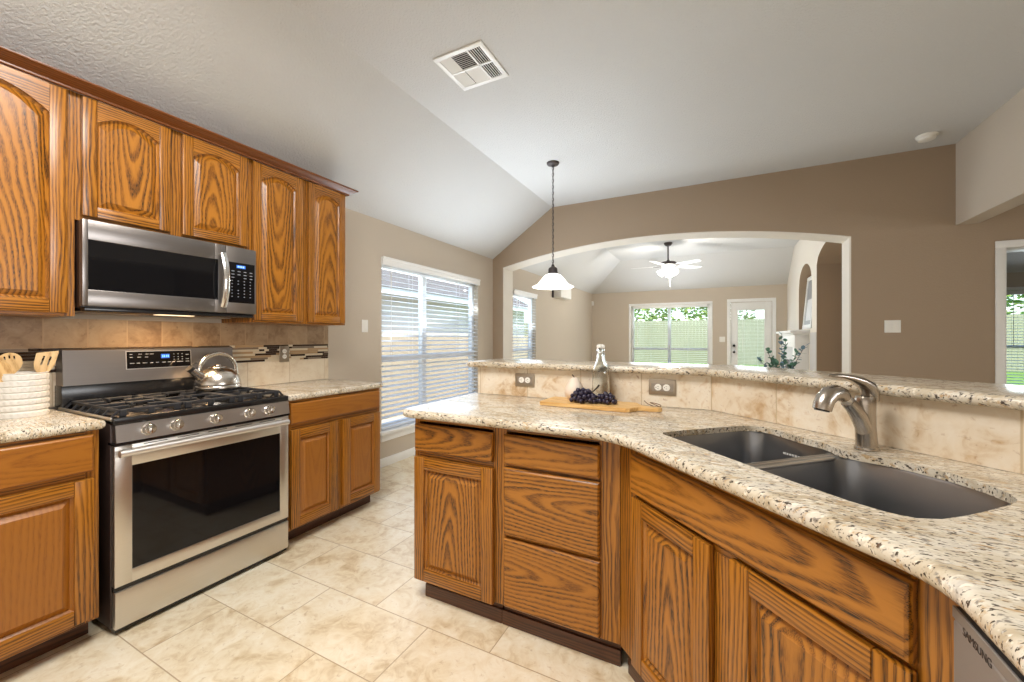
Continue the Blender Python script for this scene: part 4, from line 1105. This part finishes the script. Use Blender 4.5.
# cutting board with cord, grapes, pear, bottle
BZ = ZCT + .0008
def board():
    t = thing('cutting_board', 'wooden paddle cutting board with grapes on the peninsula counter', 'cutting board', (-.575, 1.955, BZ), R(-2))
    pts = [(-.225, -.10), (.205, -.10), (.222, -.088), (.232, -.06), (.250, -.035), (.28, -.025), (.335, -.022), (.345, -.012), (.345, .012), (.335, .022), (.28, .025), (.250, .035), (.232, .06), (.222, .088), (.205, .10), (-.225, .10)]
    pts = [tuple(p) for p in fillet(pts, {0: .015, 15: .015}, 5)]
    b = B(); b.prism(pts, 0, .018, grain=('x', 'flat'), bev=.002); b.obj('board', BOARDW, t)
    b = B(); ring = [(.318 + .016 * math.cos(a) - .02 * math.sin(a), .012 * math.sin(a), .022 + .016 * abs(math.sin(a * .5))) for a in [2 * math.pi * i / 16 for i in range(17)]]
    b.tube(ring, .0018, 6); b.tube([(.305, .01, .022), (.28, .012, .030), (.262, .03, .040)], .002, 6); b.obj('hanging_cord', LEATHER, t)
board()
TZ = BZ + .018
def bunch():
    t = thing('grape_bunch', 'bunch of dark purple grapes lying on the cutting board', 'grapes', (-.545, 1.925, TZ + .0004), 0)
    b = B(); b.tube([(-.05, .02, .035), (-.01, .03, .05), (.012, .035, .072), (.022, .035, .086)], [.003, .003, .0035, .0045], 8); b.tube([(-.05, .02, .035), (.0, .0, .025), (.06, .005, .022), (.09, .01, .02)], .0025, 6); b.obj('stem', STEM, t)
    mb = B(); mb.sphere((0, 0, 0), .0105, 1, 1, 1.12, sub=3); proto = mb.obj('grape', GRAPE, t, smooth=60)
    placed = []; r2 = random.Random(3); first = True
    def try_at(p, dmin=.0185):
        return all((p - q).length > dmin for q in placed)
    cand = 0
    while len(placed) < 88 and cand < 20000:
        cand += 1
        lobe = r2.random()
        if lobe < .62: cx, cy, sx, sy, sz = -.045, .0, .062, .045, .056
        else: cx, cy, sx, sy, sz = .062, .012, .045, .036, .038
        u = Vector((r2.uniform(-1, 1), r2.uniform(-1, 1), r2.uniform(0, 1)))
        if u.x ** 2 + u.y ** 2 + u.z ** 2 > 1: continue
        p = Vector((cx + u.x * sx, cy + u.y * sy, .0118 + u.z * sz))
        if try_at(p): placed.append(p)
    for i, p in enumerate(placed):
        o = proto if i == 0 else proto.copy()
        if i: C.objects.link(o); o.parent = t
        o.location = p; o.rotation_euler = (r2.uniform(-.6, .6), r2.uniform(-.6, .6), r2.uniform(0, 6))
bunch()
def pear():
    t = thing('pear', 'pale pear standing on the board behind the grapes', 'pear', (-.668, 2.018, TZ + .0004), R(20))
    b = B(); b.lathe([(.008, .0), (.030, .002), (.046, .016), (.051, .036), (.048, .056), (.038, .076), (.028, .092), (.021, .104), (.012, .111), (.003, .112)], 32); b.obj('pear_body', PEARM, t, smooth=60)
    b = B(); b.tube([(0, 0, .108), (-.004, 0, .118), (-.012, 0, .126)], [.0028, .0024, .0032], 8); b.obj('stem', plain('dark_pear_stem', srgb(70, 52, 44), .7), t)
pear()
def bottle():
    t = thing('glass_bottle', 'clear swing-top glass bottle standing behind the grapes on the board', 'bottle', (-.530, 2.018, TZ + .0004), R(15))
    outer = [(.036, .0), (.042, .003), (.0445, .012), (.044, .06), (.0415, .11), (.0405, .135), (.040, .150), (.036, .168), (.028, .190), (.0215, .208), (.0195, .225), (.0190, .248), (.0215, .252), (.0215, .262), (.0190, .264)]
    inner = [(.0135, .264), (.0140, .225), (.0165, .208), (.024, .188), (.032, .167), (.036, .148), (.0365, .135), (.0375, .11), (.040, .06), (.0405, .014), (.036, .008), (.006, .010)]
    b = B(); b.lathe(outer + inner, 40); b.obj('bottle_body', GLASS, t, smooth=60)
    b = B(); b.lathe([(.0125, .258), (.0125, .2655), (.0195, .267), (.0205, .274), (.0185, .282), (.010, .285)], 28); b.obj('stopper', WHITEP, t, smooth=50)
    b = B()
    for s in (-1, 1):
        b.tube([(0, s * .021, .279), (.004, s * .025, .270), (.006, s * .0245, .250), (-.002, s * .0235, .230), (-.010, s * .0225, .240), (-.012, s * .0215, .246)], .0014, 6)
    ring = [(.0212 * math.cos(a), .0212 * math.sin(a), .243) for a in [2 * math.pi * i / 24 for i in range(25)]]; b.tube(ring, .0012, 6)
    b.obj('wire_bail', STEEL, t)
bottle()

# ------------------------------------------------------------------ outlets and switches
def plate(name, label, cat, loc, rotz, w, h, mat, kind, group=None):
    """local: x right, -y toward viewer, z up, centred"""
    t = thing(name, label, cat, loc, rotz, group)
    b = B(); b.box((-w / 2, -.006, -h / 2), (w / 2, 0, h / 2), .003, 3); pl = b.obj('cover_plate', mat, t)
    if kind == 'duplex_h':
        b = B(); b.loft([[(-w / 2 + .012, -.0064, -.020), (w / 2 - .012, -.0064, -.020), (w / 2 - .012, -.0064, .020), (-w / 2 + .012, -.0064, .020)], [(-w / 2 + .013, -.0072, -.019), (w / 2 - .013, -.0072, -.019), (w / 2 - .013, -.0072, .019), (-w / 2 + .013, -.0072, .019)]]); b.obj('plate_center', plain('grey_plate_center', srgb(150, 140, 128), .4, .3), pl)
        for s in (-1, 1):
            M = Matrix.Translation((s * .0195, -.007, 0)) @ Matrix.Rotation(R(90), 4, 'X'); b = B(); b.lathe([(.0165, 0), (.0165, .002), (.0155, .003)], 24, M=M); rc = b.obj('receptacle', WHITEP, pl)
            b = B(); b.box((s * .0195 - .004, -.0104, .004), (s * .0195 + .004, -.0098, .0058)); b.box((s * .0195 - .003, -.0104, -.0060), (s * .0195 + .003, -.0098, -.0042)); b.cyl((s * .0195 - .009, -.0104, 0), (s * .0195 - .009, -.0096, 0), .0022, 10); b.obj('slots', GRAYM, rc)
    if kind == 'duplex_v':
        for s in (-1, 1):
            M = Matrix.Translation((0, -.006, s * .0195)) @ Matrix.Rotation(R(90), 4, 'X'); b = B(); b.lathe([(.0165, 0), (.0165, .002), (.0155, .003)], 24, M=M); rc = b.obj('receptacle', WHITEP, pl)
            b = B(); b.box((-.006, -.0094, s * .0195 - .003), (-.0042, -.0088, s * .0195 + .005)); b.box((.0042, -.0094, s * .0195 - .003), (.006, -.0088, s * .0195 + .004)); b.obj('slots', GRAYM, rc)
    if kind.startswith('switch'):
        n = int(kind[-1])
        for i in range(n):
            x = (i - (n - 1) / 2) * .046; b = B(); b.box((x - .0165, -.0085, -.033), (x + .0165, -.005, .033), .002); b.obj('rocker', WHITEP, pl)
    return t
OG = 'pewter outlets on the bar'
plate('outlet', 'pewter double outlet near the left end of the bar tile', 'outlet', (-.990, 2.0995, 1.009), 0, .122, .075, PLATE, 'duplex_h', OG)
plate('outlet', 'pewter double outlet on the bar tile beside the cutting board handle', 'outlet', (-.246, 2.0995, 1.008), 0, .126, .076, PLATE, 'duplex_h', OG)
plate('outlet', 'grey wall outlet set in the mosaic band above the right countertop', 'outlet', (WX + .0175, 1.905, 1.132), R(90), .075, .120, PLATE, 'duplex_v')
plate('light_switch', 'white switch plate between the wall cabinets and the wide window', 'switch', (WX + .0005, 2.69, 1.36), R(90), .072, .115, WHITEP, 'switch1')
plate('light_switch', 'white double switch plate on the brown wall right of the arch', 'switch', (1.468, 5.0595, 1.36), 0, .118, .118, WHITEP, 'switch2')
plate('light_switch', 'white switch plate between the living room window and the patio door', 'switch', (.07, 10.1995, 1.22), 0, .115, .12, WHITEP, 'switch2')

# ------------------------------------------------------------------ ceiling fixtures
def pendant():
    x, y = -1.475, 3.78
    t = thing('pendant_light', 'white glass bell pendant light hanging on a dark chain', 'pendant light', (x, y, 0), 0)
    b = B(); b.lathe([(.062, ZC - .0005), (.062, ZC - .010), (.055, ZC - .020), (.020, ZC - .028), (.010, ZC - .042), (.004, ZC - .044)], 28); b.obj('canopy', BRONZE, t)
    b = B(); z = ZC - .040; i = 0; zb = 1.985
    while z > zb:
        pts = []
        for k in range(13):
            a = 2 * math.pi * k / 12; u_, v_ = .009 * math.cos(a), .019 * math.sin(a)
            pts.append((u_ if i % 2 == 0 else 0, 0 if i % 2 == 0 else u_, z - .016 + v_))
        b.tube(pts, .0024, 6); z -= .031; i += 1
    b.tube([(.002, .002, ZC - .04), (.004, -.003, 2.5), (.002, .002, zb - .02)], .003, 6)
    b.obj('chain', BRONZE, t)
    b = B(); b.lathe([(.006, 1.990), (.014, 1.978), (.018, 1.962), (.040, 1.950), (.046, 1.935), (.046, 1.905), (.060, 1.893), (.058, 1.886)], 28); b.obj('socket_cap', BRONZE, t)
    b = B(); o = [(.050, 1.892), (.075, 1.880), (.105, 1.852), (.130, 1.818), (.155, 1.788), (.190, 1.768), (.208, 1.760)]
    b.lathe(o + [(r - .004, z - .005) for r, z in reversed(o)], 48, caps=(False, False)); b.obj('lamp_shade', LAMPGLASS, t, smooth=60)
    b = B(); b.sphere((0, 0, 1.842), .030, 1, 1, 1.2); b.cyl((0, 0, 1.865), (0, 0, 1.90), .014); b.obj('bulb', LAMPFAN, t)
pendant()
def fan():
    x, y = -.83, 7.93
    t = thing('ceiling_fan', 'white bladed ceiling fan with lit glass shades in the living room', 'ceiling fan', (x, y, 0), 0)
    b = B(); b.lathe([(.075, ZC - .0005), (.075, ZC - .02), (.045, ZC - .055), (.016, ZC - .065)], 24); b.obj('canopy', BRONZE, t)
    b = B(); b.cyl((0, 0, 2.66), (0, 0, ZC - .05), .013); b.obj('downrod', BRONZE, t)
    b = B(); b.lathe([(.02, 2.69), (.03, 2.66), (.13, 2.645), (.145, 2.63), (.145, 2.605), (.135, 2.595)], 32); b.obj('motor_housing', BRONZE, t)
    b = B(); b.lathe([(.135, 2.594), (.12, 2.57), (.10, 2.555), (.075, 2.545), (.06, 2.52), (.05, 2.50)], 32); b.obj('switch_housing', WHITE, t)
    for k in range(5):
        a = R(37 + 72 * k); M = Matrix.Rotation(a, 4, 'Z') @ Matrix.Translation((0, 0, 2.575)) @ Matrix.Rotation(R(-8), 4, 'X')
        b = B(); out = [(.20, -.05), (.30, -.062), (.62, -.07), (.655, -.055), (.665, 0), (.655, .055), (.62, .07), (.30, .062), (.20, .05)]
        b.prism(out, -.004, .004, M=M); bl = b.obj('blade', WHITE, t)
        b = B(); b.box((.10, -.012, -.012), (.26, .012, -.004), .002, M=M); b.obj('blade_arm', BRONZE, bl)
    for k in range(3):
        a = R(27 + 120 * k + 60); dx, dy = math.cos(a), math.sin(a)
        M = Matrix.Translation((dx * .075, dy * .075, 2.50)) @ Matrix.Rotation(a, 4, 'Z') @ Matrix.Rotation(R(-48), 4, 'Y')
        o = [(.022, .0), (.030, -.012), (.050, -.045), (.064, -.085), (.072, -.105)]
        b = B(); b.lathe(o + [(r - .003, z) for r, z in reversed(o)], 24, M=M, caps=(False, False)); b.obj('glass_shade', LAMPFAN, t, smooth=60)
    b = B(); b.tube([(.03, .02, 2.50), (.03, .02, 2.22)], .0012, 5); b.sphere((.03, .02, 2.21), .009); b.obj('pull_chain', STEEL, t)
    l = bpy.data.lights.new('fan_lamp', 'POINT'); l.energy = 75; l.color = (1, .96, .90); l.shadow_soft_size = .12
    lo = bpy.data.objects.new('fan_lamp', l); C.objects.link(lo); lo.parent = t; lo.location = (0, 0, 2.34)
fan()
def vent():
    t = thing('ceiling_vent', 'white louvered air vent in the kitchen ceiling', 'vent', (-1.42, 2.205, ZC), R(0))
    h = .178
    b = B()
    for lo, hi in (((-h, -h), (h, -h + .032)), ((-h, h - .032), (h, h)), ((-h, -h + .032), (-h + .032, h - .032)), ((h - .032, -h + .032), (h, h - .032))):
        b.box((lo[0], lo[1], -.010), (hi[0], hi[1], 0), .003)
    b.box((.054, -h + .03, -.010), (.064, h - .03, -.002)); b.box((-h + .03, -.006, -.010), (h - .03, .006, -.002)); b.obj('frame', WHITE, t)
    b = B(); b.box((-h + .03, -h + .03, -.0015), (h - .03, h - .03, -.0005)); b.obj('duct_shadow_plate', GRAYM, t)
    b = B(); q = h - .034
    def slats(x0, x1, y0, y1, along, tilt, n):
        for i in range(n):
            f = (i + .5) / n
            if along == 'x': M = Matrix.Translation(((x0 + x1) / 2, y0 + (y1 - y0) * f, -.006)) @ Matrix.Rotation(R(tilt), 4, 'X'); b.box((-(x1 - x0) / 2, -.0075, -.0008), ((x1 - x0) / 2, .0075, .0008), M=M)
            else: M = Matrix.Translation((x0 + (x1 - x0) * f, (y0 + y1) / 2, -.006)) @ Matrix.Rotation(R(tilt), 4, 'Y'); b.box((-.0075, -(y1 - y0) / 2, -.0008), (.0075, (y1 - y0) / 2, .0008), M=M)
    slats(-q + .09, .055, -q, -.006, 'x', 35, 9); slats(-q + .09, .055, .006, q, 'x', -24, 9)
    slats(.068, q, -q, -.006, 'y', 40, 5); slats(.068, q, .006, q, 'y', 40, 5); slats(-q, -q + .083, -q, -.006, 'y', -26, 5); slats(-q, -q + .083, .006, q, 'y', -26, 5)
    b.obj('louvers', WHITE, t, smooth=0)
vent()
b = B(); M = Matrix.Translation((1.60, 4.74, ZC)) @ Matrix.Rotation(R(180), 4, 'X')
t = thing('smoke_detector', 'round white smoke detector on the ceiling near the dropped header', 'smoke detector', (1.60, 4.74, ZC), 0)
b = B(); b.lathe([(.072, 0), (.072, -.010), (.066, -.016)], 32); b.obj('mounting_base', WHITEP, t)
b = B(); b.lathe([(.062, -.016), (.062, -.024), (.054, -.038), (.030, -.043), (.004, -.0435)], 32); b.obj('cover', WHITEP, t)
# wall box and corner sensor in the living room
t = thing('wall_unit', 'boxy white unit mounted high on the wall beyond the narrow window', 'wall unit', (WX, 7.47, 2.05), 0)
b = B(); b.box((.0005, .0, 0), (.16, .62, .27), .02, 4); b.obj('housing', WHITEP, t)
b = B(); b.box((.0005, -.10, -.01), (.03, -.065, .26), .004); tag(b.obj('wall_bracket', BRONZE, loc=(WX, 7.47, 2.05)), 'dark narrow strip on the wall just before the boxy white unit', 'bracket')
b = B(); b.box((.0005, -.075, 0), (.045, -.0005, .11), .012, 3)
tag(b.obj('motion_sensor', WHITEP, loc=(WX, 10.2, 2.08)), 'small white motion sensor in the far living room corner', 'sensor')

# ------------------------------------------------------------------ fireplace, niche picture, plant
def fireplace():
    t = thing('fireplace', 'white mantel fireplace with grey marble surround beyond the arch', 'fireplace', (1.2795, 8.62, 0), 0)
    d = .0
    b = B(); b.box((-.26, -.82, 1.335), (0, .98, 1.375), .006); b.box((-.22, -.78, 1.30), (0, .94, 1.335), .012, 3); b.obj('mantel_shelf', WHITE, t)
    b = B(); b.box((-.19, -.74, 1.10), (0, .90, 1.30), .004); b.box((-.19, -.74, 0), (0, -.54, 1.10), .004); b.box((-.19, .70, 0), (0, .90, 1.10), .004); b.obj('mantel_frame', WHITE, t)
    b = B(); b.box((-.16, -.54, 0), (0, -.34, 1.10)); b.box((-.16, .50, 0), (0, .70, 1.10)); b.box((-.16, -.34, .86), (0, .50, 1.10)); b.obj('surround', MARBLE, t)
    b = B(); b.box((-.13, -.34, 0.0), (0, .50, .86)); b.obj('firebox', BLACK, t)
    b = B(); b.box((-.006, -1.29, 0), (0, -.84, 1.335)); b.obj('side_panel', MARBLE, t)
fireplace()
t = thing('picture_frame', 'white framed picture leaning in the arched wall niche', 'picture frame', (1.345, 8.33, 1.4035), 0)
M = Matrix.Rotation(R(5), 4, 'Y')
b = B()
for lo, hi in (((-.034, -.37, 0), (-.006, .37, .07)), ((-.034, -.37, .83), (-.006, .37, .90)), ((-.034, -.37, .07), (-.006, -.30, .83)), ((-.034, .30, .07), (-.006, .37, .83))): b.box(lo, hi, .004, M=M)
b.obj('frame', WHITE, t)
b = B(); b.box((-.020, -.305, .065), (-.010, .305, .835), M=M); b.obj('print', paint('muted_print', srgb(150, 154, 160), .05, .3, 4), t)
b = B(); b.box((-.0215, -.20, .14), (-.0195, .20, .50), M=M); b.obj('mat_board', plain('pale_mat', srgb(220, 222, 226), .5), t)

# dining table beyond the bar, carrying the vase of eucalyptus
def dining_table():
    t = thing('side_table', 'square wooden side table behind the raised bar holding the eucalyptus vase', 'table', (.39, 3.36, 0), 0)
    b = B(); b.box((-.32, -.32, .715), (.32, .32, .745), .006, grain=('x', 'flat')); b.obj('table_top', TABLEW, t)
    for sx_ in (-1, 1):
        for sy_ in (-1, 1):
            b = B(); b.loft([[(sx_ * .27 + a * .02, sy_ * .27 + c * .02, 0) for a, c in ((-1, -1), (1, -1), (1, 1), (-1, 1))], [(sx_ * .27 + a * .03, sy_ * .27 + c * .03, .715) for a, c in ((-1, -1), (1, -1), (1, 1), (-1, 1))]], grain=('z',)); b.obj('leg', TABLEW, t)
    v = thing('vase', 'white vase of blue-green eucalyptus stems behind the raised bar', 'vase', (.39, 3.36, .7455), 0)
    b = B(); b.lathe([(.045, 0), (.06, .01), (.07, .06), (.062, .12), (.038, .165), (.034, .19), (.038, .20), (.032, .198), (.028, .17), (.05, .12), (.05, .02)], 28); b.obj('vase_body', CERAMIC, v, smooth=60)
    r2 = random.Random(11)
    for k, (dx, dz, L) in enumerate(((-.17, .19, 1), (-.09, .15, 1), (-.10, .24, 1), (.0, .36, 1), (.03, .30, 1), (.10, .22, 1), (.16, .27, 1), (-.04, .16, 1))):
        dy = r2.uniform(-.04, .04); ex, ey = dx * .89, dx * .456 + dy
        pts = []
        for i in range(8):
            s = i / 7; pts.append(Vector((ex * s ** 1.4, ey * s ** 1.4, .02 + (.16 + dz) * (s ** .85 if dz > .2 else s ** .7))))
        b = B(); b.tube(pts, [.003 - .0018 * i / 7 for i in range(8)], 6, mi=0)
        for i in range(26):
            s = .40 + .60 * i / 25; f = s * 7; a = int(min(f, 6)); p = pts[a].lerp(pts[a + 1], f - a)
            dirv = Vector((r2.uniform(-1, 1), r2.uniform(-1, 1), r2.uniform(-.4, .9))).normalized(); rad = r2.uniform(.012, .019)
            q = dirv.to_track_quat('Z', 'Y').to_matrix().to_4x4(); q.translation = p + dirv * .0
            tm = bmesh.new(); c0 = tm.verts.new((0, 0, 0)); n_ = 8
            ring = [tm.verts.new((rad * .8 * math.sin(2 * math.pi * j / n_), rad * .25 * (1 - math.cos(2 * math.pi * j / n_)) * .5, rad * (1 - math.cos(2 * math.pi * j / n_)))) for j in range(1, n_)]
            tm.faces.new([c0] + ring)
            b.merge(tm, q, 2 if (k % 3 == 0 and r2.random() < .8) else 1)
        b.obj('eucalyptus_stem', [STEM, EUCA, EUCA2], v, smooth=0)
dining_table()

# ------------------------------------------------------------------ outdoors
b = B(); b.box((-40, -30, -.30), (40, 60, -.13)); struct(b.obj('lawn', GRASS, smooth=0))
b = B(); b.box((-7.55, -4, -.14), (-3.2, 18, -.115)); struct(b.obj('path', SIDING, smooth=0))  # pale ground strip added to cut green lawn bounce on the siding
b = B(); b.box((-30, 10.6, -.13), (30, 40, .12)); struct(b.obj('lawn_slope', GRASS, smooth=0))
def plank_fence(name, label, p0, p1, z0, z1, mat):
    p0 = Vector(p0); p1 = Vector(p1); L = (p1 - p0).length; ang = math.atan2((p1 - p0).y, (p1 - p0).x)
    b = B(); x = 0
    while x < L:
        b.box((x, -.01, z0), (x + .138, .01, z1 + rng.uniform(-.01, .01))); x += .142
    for z in (z0 + .3, z1 - .3): b.box((0, .01, z - .045), (L, .05, z + .045))
    o = b.obj(name, mat, loc=(p0.x, p0.y, 0), rotz=ang, smooth=0)
    return tag(o, label, 'fence')
plank_fence('back_yard_fence', 'weathered plank fence behind the living room windows', (-12, 20), (14, 20), .12, 2.05, FENCEW)
plank_fence('side_yard_fence', 'weathered plank fence outside the left wall windows', (-5.0, 0), (-5.0, 16), -.13, 1.30, FENCET)
def tree(name, label, x, y, h, rad, n, seed, z0=.12, low=.25):
    r2 = random.Random(seed); t = thing(name, label, 'tree', (x, y, z0), 0, 'trees behind the back fence')
    b = B(); b.tube([(0, 0, 0), (.05, 0, h * .35), (0, .05, h * .7)], [.14, .10, .05], 10); b.obj('trunk', BARK, t)
    b = B(); cl = [(r2.uniform(-.75, .75) * rad, r2.uniform(-.6, .6) * rad, h * r2.uniform(low, .92), r2.uniform(.30, .55) * rad) for _ in range(14)]
    for i in range(n):
        c = r2.choice(cl); u = Vector((r2.gauss(0, 1), r2.gauss(0, 1), r2.gauss(0, 1))).normalized() * c[3] * r2.uniform(.75, 1.05)
        p = Vector(c[:3]) + u; s = r2.uniform(.07, .14); q = Vector((r2.gauss(0, 1), r2.gauss(0, 1), r2.gauss(0, 1))).normalized().to_track_quat('Z', 'Y').to_matrix().to_4x4(); q.translation = p
        tm = bmesh.new(); tm.faces.new([tm.verts.new((a * s, c_ * s * .6, 0)) for a, c_ in ((-1, 0), (0, -1), (1, 0), (0, 1))]); b.merge(tm, q, 0 if r2.random() < .6 else 1)
    f = b.obj('foliage', [LEAF, LEAF2], t, smooth=0); f['kind'] = 'stuff'
tree('bushy_tree', 'green bushy tree over the back fence in the left half of the living room window', -4.6, 24.5, 5.6, 2.3, 3200, 1)
tree('bushy_tree', 'yellow-green tree over the back fence in the right half of the living room window', -.2, 24.8, 6.0, 2.3, 3200, 2)
tree('bushy_tree', 'green tree over the back fence seen through the patio door blind', 4.4, 24.5, 5.6, 2.2, 2600, 3)
tree('bushy_tree', 'leafy green tree seen through the window beyond the doorway', 11.4, 24.5, 5.6, 2.6, 2600, 4, low=.1)
def neighbor():
    t = thing('neighbor_house', 'pale sided house with a low eave seen through the left window blinds', 'house', (-7.6, 0, -.13), 0)
    b = B(); H_ = 2.55; z = 0
    while z < H_ - .01:
        b.loft([[(0, -2, z), (.022, -2, z), (.006, -2, z + .20), (0, -2, z + .20)], [(0, 16, z), (.022, 16, z), (.006, 16, z + .20), (0, 16, z + .20)]]); z += .20
    b.box((-4, -2, 0), (0, 16, H_)); b.obj('siding', SIDING, t, smooth=0)
    b = B(); b.box((-.02, -2.3, H_), (.50, 16.3, H_ + .03)); b.box((.48, -2.3, H_ - .10), (.51, 16.3, H_ + .10)); b.obj('eave', WHITE, t)
    b = B(); b.prism([(.55, H_ + .06), (-2.2, H_ + 1.5), (-5.0, H_ + .06)], -2.3, 16.3, M=Matrix(((1, 0, 0, 0), (0, 0, 1, 0), (0, 1, 0, 0), (0, 0, 0, 1)))); b.obj('roof', ROOFM, t, smooth=0)
neighbor()
